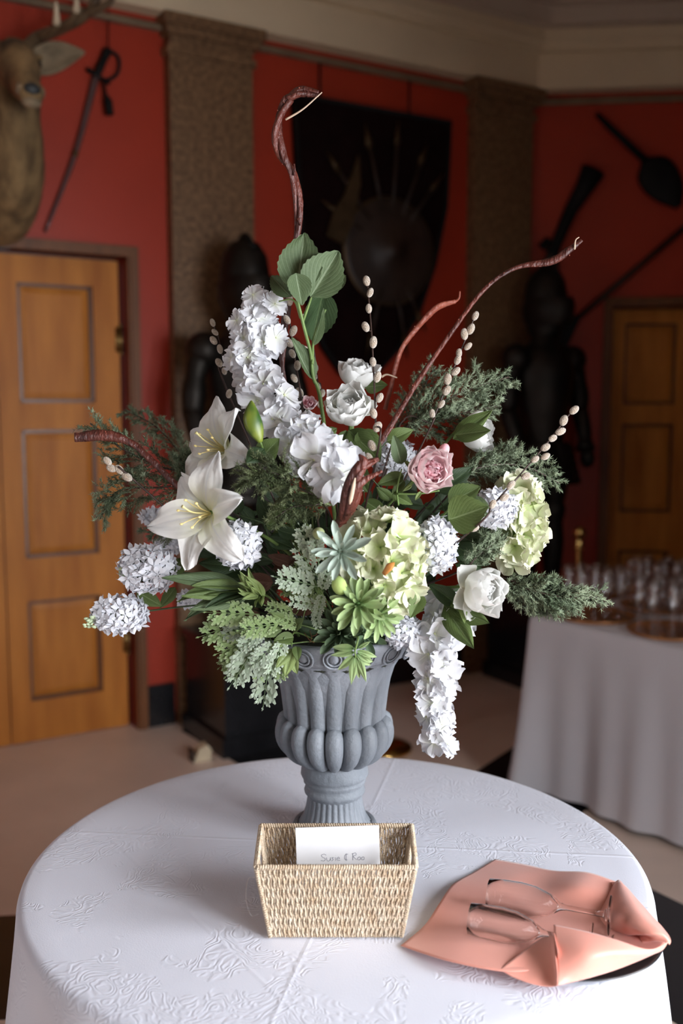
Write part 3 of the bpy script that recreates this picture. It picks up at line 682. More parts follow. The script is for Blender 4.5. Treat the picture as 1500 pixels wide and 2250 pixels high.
# ================================================================ BASKET
M_['cord'] = mat('natural_seagrass_cord', (.70, .51, .33), .75, scale=60, col2=(.92, .77, .59), bump=.8, bscale=350, detail=6)
BX, BZ = -.0095, TZ
bk = [Vector(p) for p in ((-.112, 1.612, .003), (.112, 1.612, .003), (.116, 1.742, .003), (-.116, 1.742, .003))]          # bottom
tk = [Vector(p) for p in ((-.1335, 1.590, .138), (.1335, 1.590, .138), (.138, 1.754, .138), (-.138, 1.754, .138))]        # top
MK = Matrix.Translation((BX, 0, BZ))
bsk = thing('wicker_basket', 'rectangular woven seagrass basket with slot handles on the white cloth', 'basket', M=MK @ Matrix.Translation((0, 1.67, 0)))
random.seed(11)
def side(i, ncord, hole=False):
    b0, b1, t0, t1 = bk[i], bk[(i+1) % 4], tk[i], tk[(i+1) % 4]
    nrm = (b1-b0).cross(t0-b0).normalized(); mb = MB(); rw = 22
    for k in range(ncord):
        f = (k+.5)/ncord; pts = []; rs = []
        segs = [(0.0, .985)]
        if hole and abs(f-.5) < .22:
            d = math.sqrt(max(0, 1-((f-.5)/.22)**2)); segs = [(0.0, .72-.10*d)]
        ph = random.random()*.5
        for a0, a1 in segs:
            pts = []
            nn = 36
            for j in range(nn+1):
                v = a0+(a1-a0)*j/nn
                p = b0.lerp(b1, f).lerp(t0.lerp(t1, f), v)
                wv = math.sin(math.pi*v*7 + (k % 2)*math.pi)
                lat = .0007*math.sin(v*46+ph*6) + .0006*math.sin(v*19+k)
                pts.append(p + nrm*(.0013*wv) + (b1-b0).normalized()*lat)
                rs.append(.00235)
            r0 = .58*(b1-b0).length/ncord
            mb.tube(pts, [r0*(1.0+.09*math.sin(j*1.9+k)) for j in range(len(pts))], 6, twist=.2)
    for v in (.14, .28, .43, .57, .71, .86):
        if hole and v > .6: continue
        mb.tube([b0.lerp(t0, v), b1.lerp(t1, v)], .0016, 5)
    o = mb.build('woven_panel', M_['cord'], bsk, MK); o['kind'] = 'stuff'; return o
side(0, 58); side(1, 34, True); side(2, 58); side(3, 34, True)
fl = MB()
for k in range(40): 
    f = (k+.5)/40; fl.tube([bk[0].lerp(bk[1], f)+Vector((0, 0, .001)), bk[3].lerp(bk[2], f)+Vector((0, 0, .001))], .0028, 5)
o = fl.build('woven_bottom', M_['cord'], bsk, MK); o['kind'] = 'stuff'
def rope(p, q, r, name, turns=42):
    mb = MB(); L_ = (q-p).length; n = max(8, int(L_/.0042)); d = (q-p).normalized()
    x = Vector((0, 0, 1)) if abs(d.z) < .9 else Vector((1, 0, 0)); x = (x-d*x.dot(d)).normalized(); y = d.cross(x)
    mb.tube([p, q], r*.8, 6)
    for i in range(n):                                  # lashing wrapped round the frame wire
        c0 = p.lerp(q, (i+.5)/n); loop = []
        for k in range(9):
            a = 2*math.pi*k/8; loop.append(c0+x*math.cos(a)*r+y*math.sin(a)*r+d*(.0016*math.sin(a+.8)))
        mb.tube(loop, .0021, 5, cap=False)
    return mb.build(name, M_['cord'], bsk, MK)
for i in range(4):
    rope(tk[i], tk[(i+1) % 4], .0032, 'rim_rope'); rope(bk[i], tk[i], .0026, 'corner_rope')
for i in (1, 3):                                         # lashed border of the handle slots
    b0, b1, t0, t1 = bk[i], bk[(i+1) % 4], tk[i], tk[(i+1) % 4]
    pts = []
    for k in range(25):
        a = math.pi*k/24; f = .5-.23*math.cos(a); v = .97-.30*math.sin(a)**.7
        pts.append(b0.lerp(b1, f).lerp(t0.lerp(t1, f), v))
    MB().tube(pts, .0034, 8, ridge=.2).build('handle_border', M_['cord'], bsk, MK)
nyl = curve([(-.136, 1.60, .115), (-.146, 1.585, .12), (-.150, 1.580, .09), (-.143, 1.588, .055), (-.131, 1.60, .05)], 20)
MB().tube(nyl, .0005, 5).build('tag_thread', glassmat('clear_nylon'), bsk, MK)

# ================================================================ ENVELOPE
pe = [at(649, 1819, 1.708), at(832, 1813, 1.708)]
top = (pe[0]+pe[1])/2; wid = (pe[1]-pe[0]).length
xx = (pe[1]-pe[0]).normalized(); zz = Vector((0, .10, 1)).normalized(); zz = (zz-xx*zz.dot(xx)).normalized(); yy = zz.cross(xx)
ME = Matrix((xx, yy, zz)).transposed().to_4x4(); HE = (top.z-(BZ+.012))/zz.z; ME.translation = top - zz*HE
M_['paper'] = mat('white_paper', (.86, .86, .88), .7, var=.02, scale=30)
env = thing('envelope', 'white envelope with a handwritten name standing in the seagrass basket', 'envelope', M=ME)
MB().box(-wid/2, wid/2, -.0012, .0012, 0, HE).build('sleeve', M_['paper'], env, ME, False)
fl_ = MB(); fl_.prism([(-wid/2+.001, HE-.001), (wid/2-.001, HE-.001), (.01, HE*.45), (-.01, HE*.45)], .0012, .0018); fl_.build('flap', M_['paper'], env, ME, False)
ink = mat('grey_ink', (.20, .20, .26), .6)
def strokes(s, x0, z0, h, name, parent):
    mb = MB(); x = x0
    G = {'S': [[(.9, .85), (.6, 1.0), (.2, .85), (.35, .6), (.75, .35), (.6, .05), (.1, .1)]], 'u': [[(0, .5), (.05, .1), (.3, 0), (.5, .2), (.52, .5), (.55, .05)]], 's': [[(.4, .45), (.1, .45), (.3, .2), (.05, 0)]],
         'i': [[(.1, .5), (.12, .02)], [(.16, .75), (.17, .78)]], 'e': [[(0, .25), (.4, .3), (.3, .5), (.05, .35), (.1, .05), (.5, .05)]], '&': [[(.7, .9), (.3, .8), (.2, .5), (.25, .15), (.6, .05)], [(.45, 1.0), (.4, -.05)]],
         'R': [[(.1, 0), (.15, 1.0)], [(0, .9), (.5, 1.05), (.6, .75), (.2, .55), (.65, .05)]], 'o': [[(.3, .45), (.05, .3), (.1, .02), (.4, .05), (.45, .35), (.3, .45)]], ' ': []}
    W = {'S': .95, 'u': .65, 's': .5, 'i': .28, 'e': .6, '&': .9, 'R': .75, 'o': .55, ' ': .35}
    for ch in s:
        for st in G[ch]:
            pts = [(x+a*h, -.0013, z0+b*h) for a, b in st]
            mb.tube(curve(pts, 4*len(pts)) if len(pts) > 2 else pts, .0004, 4)
        x += W[ch]*h
    o = mb.build(name, ink, parent, ME); o['kind'] = 'stuff'
strokes('Susie & Roo', -wid/2+.042, HE-.061, .0125, 'handwriting', env)

# ================================================================ PLATE, NAPKIN, TWO FLUTES
PC = on(1243, 2046, TZ); PRD = .162
MP = Matrix.Translation(PC)
pl = MB().lathe([(.001, .0), (.12, 0), (.135, .001), (.152, .004), (PRD, .007), (PRD+.001, .0095), (PRD-.004, .010), (.148, .006), (.12, .003), (.001, .003)], 72)
pl.build('dinner_plate', mat('black_lacquer', (.018, .017, .018), .28, var=.3, coat=.2), None, MP)
tag(bpy.data.objects['dinner_plate'], 'round black plate under the pink napkin', 'plate')
M_['satin'] = mat('salmon_pink_satin', (.79, .335, .262), .36, var=.05, scale=5, bump=.05, bscale=400, spec=.45)
M_['satin'].node_tree.nodes['Principled BSDF'].inputs['Sheen Weight'].default_value = .3
def cr1(vals, t):
    n = len(vals)-1; x = t*n; i = min(int(x), n-1); f = x-i
    g = lambda k: vals[max(0, min(n, k))]
    a, b, c, d = g(i-1), g(i), g(i+1), g(i+2)
    return .5*((2*b)+(c-a)*f+(2*a-5*b+4*c-d)*f*f+(3*b-a-3*c+d)*f**3)
def patch(mb, rows, nu=26, nv=26):
    """rows of (px, py, height) control points: the cloth seen at that pixel lying that high above the table"""
    G = [[on(px, py, TZ+h) for px, py, h in r] for r in rows]
    def fn(u, v):
        v = (v+1)/2; return cr1([cr1(r, v) for r in G], u)
    mb.grid(fn, nu, nv, uv=False)
nk = MB()
# main sheet: rows run from the back edge to the front edge, columns left to right
patch(nk, [
    [(1088, 1888, .003), (1150, 1899, .008), (1215, 1913, .020), (1290, 1917, .036), (1352, 1937, .030)],
    [(1040, 1917, .004), (1110, 1930, .015), (1190, 1940, .018), (1272, 1948, .040), (1362, 1970, .028)],
    [(995, 1943, .012), (1075, 1968, .016), (1165, 1982, .019), (1255, 1985, .024), (1372, 2015, .020)],
    [(965, 1985, .018), (1050, 2010, .020), (1140, 2026, .020), (1240, 2034, .020), (1385, 2056, .019)],
    [(932, 2034, .008), (1020, 2060, .026), (1120, 2080, .026), (1215, 2085, .022), (1345, 2080, .019)],
    [(880, 2078, .003), (978, 2110, .020), (1100, 2134, .024), (1180, 2130, .022), (1330, 2105, .02)],
], 34, 34)
# curled lip in front, turning over into the big flap
patch(nk, [
    [(1098, 2130, .024), (1130, 2105, .030), (1170, 2075, .034), (1208, 2050, .042)],
    [(1125, 2146, .018), (1160, 2118, .026), (1190, 2090, .036), (1214, 2052, .050)],
    [(1165, 2161, .014), (1190, 2140, .022), (1212, 2108, .036), (1222, 2072, .056)],
    [(1200, 2168, .012), (1215, 2155, .018), (1224, 2128, .034), (1226, 2092, .060)],
    [(1222, 2167, .016), (1226, 2150, .026), (1222, 2110, .046), (1217, 2050, .066)],
    [(1222, 2165, .024), (1224, 2140, .036), (1219, 2090, .056), (1216, 2032, .070)],
], 20, 18)
patch(nk, [
    [(1216, 2032, .070), (1280, 2045, .074), (1350, 2064, .070), (1425, 2086, .050), (1468, 2068, .040)],
    [(1219, 2078, .058), (1285, 2088, .066), (1352, 2094, .060), (1418, 2096, .046), (1458, 2084, .036)],
    [(1223, 2128, .040), (1290, 2124, .046), (1355, 2113, .042), (1412, 2102, .036), (1446, 2092, .030)],
    [(1222, 2166, .024), (1280, 2152, .024), (1345, 2133, .024), (1400, 2112, .026), (1440, 2094, .028)],
], 22, 28)
# raised fold on the right with its rolled end
patch(nk, [
    [(1310, 2018, .017), (1352, 1938, .040), (1372, 1946, .044), (1392, 1968, .034)],
    [(1318, 2028, .017), (1350, 1985, .046), (1385, 1975, .056), (1425, 2005, .034)],
    [(1340, 2042, .018), (1372, 2022, .050), (1410, 2012, .060), (1450, 2032, .036)],
    [(1376, 2054, .019), (1410, 2050, .048), (1440, 2040, .056), (1468, 2055, .038)],
    [(1398, 2052, .020), (1432, 2055, .046), (1458, 2056, .050), (1473, 2068, .038)],
    [(1410, 2070, .022), (1440, 2068, .030), (1462, 2070, .038), (1470, 2076, .034)],
], 24, 22)
patch(nk, [
    [(1330, 1936, .022), (1342, 1960, .020), (1330, 2000, .018), (1312, 2020, .017)],
    [(1340, 1938, .030), (1350, 1965, .026), (1342, 2005, .020), (1330, 2035, .018)],
    [(1354, 1938, .041), (1362, 1975, .040), (1365, 2020, .024), (1350, 2052, .018)],
], 12, 16)
patch(nk, [
    [(1345, 2020, .017), (1390, 2028, .018), (1432, 2042, .020), (1462, 2060, .026)],
    [(1345, 2050, .019), (1388, 2058, .020), (1430, 2066, .022), (1460, 2072, .027)],
    [(1340, 2085, .020), (1380, 2090, .022), (1415, 2092, .024), (1438, 2090, .026)],
    [(1330, 2106, .021), (1370, 2110, .022), (1405, 2106, .024), (1436, 2096, .026)],
], 10, 14)
no = nk.build('napkin', M_['satin'], None); tag(no, 'salmon pink satin napkin folded loosely over the black plate', 'napkin')
sm = no.modifiers.new('thickness', 'SOLIDIFY'); sm.thickness = .0012; sm.offset = 0
M_['clear'] = glassmat('thin_clear_glass'); M_['clear'].node_tree.nodes['Principled BSDF'].inputs['IOR'].default_value = 1.28
def lying(rim, foot, label):
    a = foot-rim; L_ = a.length; Mf = frame(foot, -a, 0, L_/.212)
    o = MB().lathe([(r*(1.12 if z > .09 else 1.05), z) for r, z in flute_mb()], 40).build('champagne_flute', M_['clear'], None, Mf)
    tag(o, label, 'glass', 'champagne flutes lying on the napkin')
lying(on(1074, 1964, TZ+.048), on(1343, 2012, TZ+.050), 'champagne flute lying on the pink napkin, the one nearer the urn')
lying(on(1032, 2018, TZ+.052), on(1302, 2072, TZ+.046), 'champagne flute lying on the pink napkin with its foot under the flap')
# ================================================================ FLOWERS
random.seed(21)
U = random.uniform
MOUTH = Vector((UX, UY, 1.15))
WHITE = leafmat('white_silk_petal', (.79, .80, .84), (.87, .87, .90), .6, .32, base=(.80, .83, .70), rnd=.05)
WHITE2 = leafmat('white_star_petal', (.78, .80, .86), (.87, .88, .92), .55, .2, rnd=.05)
LILY = leafmat('lily_petal', (.84, .84, .82), (.92, .92, .91), .5, .22, base=(.72, .74, .42), rnd=.04, vein=(.78, .79, .78), k=0, slope=3)
CREAM = leafmat('cream_white_petal', (.86, .86, .84), (.94, .94, .92), .55, .34, base=(.84, .82, .62), rnd=.05)
GREENH = leafmat('pale_green_petal', (.66, .71, .45), (.78, .80, .60), .6, .22, base=(.50, .64, .22), edge=(.86, .85, .68), rnd=.1)
PINK = leafmat('pale_pink_petal', (.95, .70, .72), (.96, .80, .81), .55, .25, edge=(.92, .80, .80), rnd=.06)
PINKIN = leafmat('rose_pink_petal', (.93, .46, .52), (.95, .60, .64), .55, .25, edge=(.90, .66, .70), rnd=.08)
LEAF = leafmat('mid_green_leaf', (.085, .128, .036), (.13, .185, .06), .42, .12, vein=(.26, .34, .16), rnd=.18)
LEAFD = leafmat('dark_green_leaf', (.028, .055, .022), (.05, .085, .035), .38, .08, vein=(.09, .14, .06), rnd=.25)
LEAFL = leafmat('light_green_leaf', (.19, .26, .08), (.28, .36, .13), .42, .15, vein=(.36, .46, .24), rnd=.15)
LEAFG = leafmat('hydrangea_grey_green_leaf', (.085, .13, .058), (.13, .18, .088), .5, .12, vein=(.30, .38, .24), rnd=.12, k=7)
LEAFR = leafmat('reddish_brown_leaf', (.10, .045, .03), (.15, .07, .045), .4, .1, vein=(.2, .11, .08), rnd=.2)
SUCG = leafmat('grey_blue_succulent', (.33, .42, .35), (.46, .53, .46), .55, .05, base=(.30, .38, .30), rnd=.08)
SUCL = leafmat('green_succulent', (.20, .29, .11), (.32, .41, .18), .45, .08, base=(.10, .19, .06), edge=(.42, .54, .28), rnd=.12)
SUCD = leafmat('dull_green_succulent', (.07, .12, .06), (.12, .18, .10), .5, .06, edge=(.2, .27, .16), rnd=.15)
DUSTY = leafmat('dusty_miller_leaf', (.31, .39, .28), (.50, .57, .46), .65, .08, base=(.20, .29, .15), rnd=.15)
DUSTY2 = leafmat('green_fern_leaf', (.19, .29, .10), (.30, .40, .18), .55, .1, edge=(.42, .5, .3), rnd=.2)
STEM = mat('green_stem', (.14, .22, .06), .5, var=.2, scale=30)
STEMD = mat('dark_green_stem', (.045, .08, .025), .5, var=.2, scale=30)
BUDG = mat('green_bud', (.03, .085, .012), .4, scale=1.6, col2=(.22, .26, .03), coord='Generated', detail=1)
YEL = mat('yellow_stamen', (.74, .60, .24), .6, var=.2, scale=60)
WOODR = mat('red_brown_curly_branch', (.045, .010, .007), .42, scale=30, col2=(.16, .036, .022), stretch=(1, 1, .3), bump=.8, bscale=120, coat=.05)
WOODO = mat('rust_curly_branch', (.22, .05, .03), .45, scale=30, col2=(.36, .10, .06), bump=.5, bscale=90)
CUT = mat('pale_cut_wood', (.62, .46, .34), .6, var=.15, scale=40)
TWIG = mat('dark_willow_twig', (.045, .022, .016), .5, var=.3, scale=60)
CATKIN = mat('cream_catkin', (.50, .36, .24), .95, scale=110, col2=(.78, .68, .55), bump=.8, bscale=500)
CATKIN.node_tree.nodes['Principled BSDF'].inputs['Sheen Weight'].default_value = .8
NEEDLE = mat('juniper_needles', (.11, .155, .08), .5, scale=14, col2=(.33, .39, .25), detail=2)
NEEDLE2 = mat('olive_cedar_needles', (.085, .115, .05), .55, scale=14, col2=(.23, .27, .13), detail=2)

def petal(L, W, prof, cup=.2, bend=0.0, ruf=0.0, nruf=4, nu=7, nv=5, seed=0, mid=0.0, tipdroop=0.0, wav=0):
    """petal from the origin along +x, face up +z; prof(u)->relative half width; bend = total curl (rad) along its length"""
    mb = MB(); P = [(0.0, 0.0, 0.0)]; ang = 0; n = nu; x = z = 0.0
    for i in range(1, n+1):
        u = (i-.5)/n; a = bend*u + tipdroop*max(0, u-.7)*3
        x += L/n*math.cos(a); z += L/n*math.sin(a); P.append((x, z, a))
    def fn(u, v):
        i = min(int(round(u*n)), n); x, z, a = P[i]; w = W*.5*prof(u)
        h = cup*w*(v*v) - mid*w*(1-abs(v))**3
        rr = ruf*u*u*abs(v)**.5*math.sin(nruf*math.pi*(v*.5+.5)+seed*2.1+u*3) + wav*math.sin(u*9+seed+v*2)*abs(v)
        return Vector((x-math.sin(a)*(h+rr) + ruf*.6*u**3*math.sin(seed+5*v), v*w, z+math.cos(a)*(h+rr)))
    mb.grid(fn, nu, nv); return mb
rnd_p = lambda u: (math.sin(math.pi*min(1, u*.93+.04)**.75))**.6 if u < .995 else .30          # broad rounded petal
wide_p = lambda u: .18+.82*math.sin(math.pi*.5*min(1, u/.62))**1.1 if u < .62 else max(.35, math.cos((u-.62)/.38*1.15))
lil_p = lambda u: .22+.9*math.sin(math.pi*(u**.85))**1.0*(1-.25*u) if u < .98 else .06
leaf_p = lambda u: max(.02, (math.sin(math.pi*u**.72))**.85)
lanc_p = lambda u: max(.03, math.sin(math.pi*u**.9)**.9)
star_p = lambda u: max(.04, .35+.9*math.sin(math.pi*.5*min(1, u/.5)) - .35 if u < .5 else (1-((u-.5)/.5)**1.6))
suc_p = lambda u: max(.05, .35+.65*math.sin(math.pi*.5*min(1, u/.65)) if u < .65 else math.sqrt(max(.004, 1-((u-.65)/.36)**2)))
def pm(name, m, *a, **k): return petal(*a, **k).mesh(name, m)
def around(M, a, tilt, r0=0.0, z0=0.0, sc=1.0, roll=0.0):
    """petal frame: spun by a about the flower axis, raised by tilt from the flat"""
    return M @ Matrix.Rotation(a, 4, 'Z') @ Matrix.Translation((r0, 0, z0)) @ Matrix.Rotation(-tilt, 4, 'Y') @ Matrix.Rotation(roll, 4, 'X') @ Matrix.Scale(sc, 4)
def stem(t, pts, r, m=STEM, name='stem', n=20, k=6):
    c = curve(pts, n); return MB().tube(c, [r*(1-.35*i/n) for i in range(n+1)], k).build(name, m, t)
def start(name, label, cat, group=None, off=None):
    b = MOUTH + (off if off is not None else Vector((U(-.06, .06), U(-.06, .06), 0)))
    return thing(name, label, cat, b, 0, group), b
def to_flower(t, b, p, ax, r=.0028, m=STEM, bow=.25):
    d = Vector(p)-b; mid = b + d*.45 + Vector((0, 0, .12*d.length)) - Vector(ax).normalized()*.04
    return stem(t, [b, mid, Vector(p)-Vector(ax).normalized()*.03, Vector(p)], r, m)
VIEW = Vector((0, -1, .28)).normalized()
leafmeshes = {}
def leafmesh(m, L=1.0, W=.62, kind='leaf'):
    key = (m.name, kind)
    if key not in leafmeshes:
        out = []
        for s in range(4):
            if kind == 'leaf': q = petal(1, W, leaf_p, -.25+.12*s, -.35-.25*s, .02, 5, 10, 8, s, .25, wav=.012)
            elif kind == 'toothed':
                q = petal(1, W, leaf_p, .25, -.3-.12*s, .015, 5, 18, 8, s, .30, wav=.01)
            else: q = petal(1, W*.42, lanc_p, .25, -.5-.25*s, .01, 5, 10, 4, s, .2)
            if kind == 'toothed':
                for i in range(19):
                    for j in (0, 8):
                        v = q.v[i*9+j]; v.y *= 1 + (.045 if i % 2 else -.01); v.x += .02*(i % 2)
            out.append(q.mesh('leaf', m))
        leafmeshes[key] = out
    return leafmeshes[key]
def leaf_to(t, base, tip, wid=1.0, m=LEAF, nrm=None, kind='leaf', var=None, name='leaf'):
    """leaf whose midrib runs from base to tip and whose face looks along nrm"""
    base, tip = Vector(base), Vector(tip); x = tip-base; L = x.length; x.normalize()
    n = Vector(nrm if nrm is not None else VIEW); n = (n - x*n.dot(x)).normalized(); y = n.cross(x)
    M = Matrix((x*L, y*L*wid, n*L)).transposed().to_4x4(); M.translation = base
    ms = leafmesh(m, kind=kind); return put(ms[random.randrange(4) if var is None else var], name, t, M)
def rand_dir(n, spread):
    return (Vector(n).normalized() + Vector((U(-1, 1), U(-1, 1), U(-1, 1)))*spread).normalized()

# --- ruffled white delphinium sprays (each floret: a small eye with five ruffled petals)
dp = [pm('petal', WHITE, .036, .043, wide_p, .06+.05*s, U(-.35, .15), .0075, 4+s % 3, 7, 7, s*1.7, .1) for s in range(6)]
deye = MB().ball((0, 0, .001), .0022, .0022, .0022, 6, 4).mesh('floret', mat('pale_green_eye', (.62, .66, .40), .6))
def dfloret(t, pos, nrm, sc, n=5):
    M = frame(pos, nrm, U(0, 6.28), sc); f = put(deye, 'floret', t, M)
    for k in range(n): put(random.choice(dp), 'petal', f, around(M, 2*math.pi*(k+U(-.12, .12))/n, U(-.08, .20), .0015, 0, U(.85, 1.12), U(-.15, .15)))
def delph(label, pts, Ys, n, rad, sc0, sc1, group, top=None):
    t, b = start('delphinium', label, 'flower', group)
    P = curve([at(x, y, Y) for (x, y), Y in zip(pts, Ys)], 60)
    stem(t, [b] + [P[i] for i in (60, 45, 30, 15, 0)], .003)
    for i in range(n):
        u = (i+.5)/n; c = P[int(u*60)]; ax = (P[min(60, int(u*60)+1)]-P[max(0, int(u*60)-1)]).normalized()
        a = i*2.4; side = Vector((math.cos(a), -.35-.65*abs(math.sin(a)), .25+.2*math.sin(a*1.7)))
        side = (side-ax*side.dot(ax)).normalized(); sc = sc0+(sc1-sc0)*u
        r = rad*(.55+.5*u)*U(.6, 1.05)
        dfloret(t, c+side*r+Vector((0, 0, U(-.006, .006))), rand_dir(side+VIEW*.6-ax*.15, .25), sc*U(.88, 1.1))
    return t, b, P
delph('tall ruffled white delphinium spray rising left of the centre', [(574, 655), (566, 730), (556, 815), (585, 880), (640, 950), (705, 1005), (748, 1062)], [1.95, 1.94, 1.92, 1.88, 1.83, 1.79, 1.78], 24, .040, .80, 1.22, 'white delphinium sprays')
_t = bpy.data.objects['delphinium']
for (x, y, nx, nz, s) in ((556, 648, -.3, .5, .62), (604, 668, .5, .3, .66), (520, 704, -.7, .2, .62), (535, 742, -.5, .0, .75), (606, 742, .5, .1, .75), (512, 790, -.6, .0, .70)):
    dfloret(_t, at(x, y, 1.92), (nx, -.8, nz), s); stem(_t, [at(570, y+12, 1.95), at(x, y, 1.922)], .0014, STEM, 'floret_stalk', 3, 5)
delph('ruffled white delphinium spray hanging down right of the urn', [(972, 1640), (955, 1590), (953, 1530), (965, 1470), (960, 1410), (985, 1375), (970, 1330)], [1.86, 1.86, 1.86, 1.85, 1.85, 1.86, 1.9], 20, .032, .80, 1.0, 'white delphinium sprays')

# --- clusters of small white star flowers
sf = MB()
for k in range(5):
    q = petal(.0155, .0082, star_p, -.35, -.35, 0, 2, 5, 2, 0, .3); Mk = around(Matrix.Identity(4), 2*math.pi*k/5, .28+.1*(k % 2), .001, 0)
    b0 = len(sf.v); sf.add(q.v, q.f, Mk); sf.uv.update({b0+i: v for i, v in q.uv.items()})
sf.tube([(0, 0, -.014), (0, 0, .001)], [.0012, .0018], 5)
sfm = sf.mesh('star_floret', WHITE2)
sbm = MB().ball((0, 0, 0), .0030, .0030, .0045, 6, 5).mesh('bud', mat('green_white_bud', (.52, .62, .40), .5, var=.2))
def cluster(label, cx, cy, w, h, Y, n, axis=(0, -1, .2), tip=None, leaves=(), dim=False):
    t, b = start('star_flower_cluster', label, 'flower', 'white star flower clusters')
    c = at(cx, cy, Y); rx, rz = S(w, Y)/2-.008, S(h, Y)/2-.008; ry = min(rx, rz)*.95
    to_flower(t, b, c, axis, .0022, STEMD)
    MB().ball(c, rx*.62, ry*.62, rz*.62, 10, 7).build('cluster_core', STEMD, t)
    for i in range(n):
        z = 1-2*(i+.5)/n; a = i*2.39996; rr = math.sqrt(1-z*z); d = Vector((rr*math.cos(a), rr*math.sin(a), z))
        if d.y > .55: continue
        e = Vector((d.x*rx, d.y*ry, d.z*rz))*U(.88, 1.06); nrm = Vector((d.x/rx, d.y/ry, d.z/rz)).normalized()
        put(sfm, 'star_floret', t, frame(c+e, rand_dir(nrm, .35), U(0, 6.28), U(.85, 1.3)))
    if tip is not None:
        p = at(tip[0], tip[1], Y-.01)
        for i in range(22): put(sbm, 'bud', t, frame(p+Vector((U(-1, 1), U(-1, .4), U(-1, 1)))*.013, rand_dir(tip[2], .5), 0, U(.7, 1.2)))
    for lv in leaves: leaf_to(t, at(*lv[0]), at(*lv[1]), lv[2], lv[3])
    return t
cluster('white star flower cluster at the left, the upper one of the two', 325, 1250, 140, 120, 1.88, 120, tip=(276, 1258, (-1, -.5, 0)), leaves=[((400, 1225, 1.92), (378, 1260, 1.86), .9, LEAF)])
cluster('white star flower cluster at the far left, lowest of them', 262, 1350, 138, 100, 1.88, 105, tip=(200, 1364, (-1, -.4, 0)), leaves=[((300, 1300, 1.9), (352, 1330, 1.88), .9, LEAF), ((385, 1290, 1.92), (350, 1335, 1.9), .8, LEAF)])
cluster('white star flower cluster just below the open lily', 524, 1197, 112, 116, 1.80, 100, tip=(522, 1178, (0, -1, .3)))
cluster('white star flower cluster between the green hydrangea and the round leaves', 958, 1196, 104, 138, 1.80, 110, tip=(962, 1185, (0, -1, .2)))
cluster('white star flower cluster in front of the right green hydrangea', 1086, 1116, 112, 98, 1.83, 95, tip=(1080, 1100, (0, -1, 0)))
cluster('white star flower cluster resting on the right of the urn rim', 884, 1384, 96, 82, 1.86, 75, tip=(880, 1385, (0, -1, 0)))
cluster('small white star flower cluster showing through the left juniper', 345, 1135, 80, 48, 2.08, 45)
cluster('white star flower cluster in shade behind the upper left one', 372, 1198, 80, 46, 2.12, 45)
cluster('white star flower cluster half hidden under the strap leaves', 428, 1316, 84, 50, 2.02, 45)
cluster('shaded white star flower cluster behind the rose leaves', 868, 1010, 110, 100, 2.05, 70)

# --- lilies
lp = [pm('petal', LILY, .100, .062, lil_p, .30, -1.0-.25*(s % 3), .007, 3+s % 2, 12, 8, s*1.3, -.2, wav=.005) for s in range(4)]
def lily(label, cx, cy, Y, axis, spin, sc, tilts, tipm=1):
    t, b = start('lily', label, 'flower', 'white lilies')
    c = at(cx, cy, Y); M = frame(c, axis, spin, sc); to_flower(t, b, c, axis, .004, STEM)
    MB().lathe([(.004, -.03), (.007, -.012), (.013, .002)], 12).build('throat', LILY, t, M)
    for k in range(6):
        put(lp[k % 4], 'petal', t, around(M, 2*math.pi*(k+U(-.06, .06))/6, tilts[k % len(tilts)], .006, -.002+.002*(k % 2), 1.0 if k % 2 else .92, U(-.1, .1)))
    for k in range(6):
        a = 2*math.pi*(k+.5)/6; pts = curve([(0, 0, -.005), (.010*math.cos(a), .010*math.sin(a), .03), (.022*math.cos(a), .022*math.sin(a), .052)], 8)
        so = MB().tube(pts, .0008, 5).build('stamen', YEL, t, M)
        MB().ball(pts[-1], .0022, .0022, .0035, 6, 5).build('anther', YEL, so, M)
    MB().tube(curve([(0, 0, -.01), (0, .002, .04), (.006, .01, .07)], 10), [.0014]*10+[.003], 6).build('pistil', mat('pale_yellow_pistil', (.74, .66, .30), .5), t, M)
    return t
lily('open white lily facing left in the lower left', 462, 1128, 1.76, (-.50, -.80, .08), .35, 1.12, (.85, .75, .65, .9, .8, .7))
lily('white lily in the upper left beside the green bud', 497, 990, 1.86, (-.62, -.62, .30), .9, 1.06, (1.0, .85, .95, .75))
t, b = start('lily_bud', 'closed green lily bud with yellow base before the delphinium', 'flower bud', 'white lilies')
p0, p1 = at(572, 972, 1.74), at(552, 880, 1.75)
cv = curve([p0, p0.lerp(p1, .5)+Vector((-.006, 0, 0)), p1], 14)
MB().tube(cv, [.004, .007, .010, .0125, .0142, .0155, .016, .016, .0155, .0145, .0128, .0105, .008, .005, .0015], 12, ridge=.08).build('bud', BUDG, t)
stem(t, [b, at(600, 1050, 1.85), p0], .003)
leaf_to(t, at(580, 985, 1.76), at(545, 1010, 1.72), 1.1, LEAFD); leaf_to(t, at(570, 1010, 1.78), at(598, 970, 1.74), 1.2, LEAF)

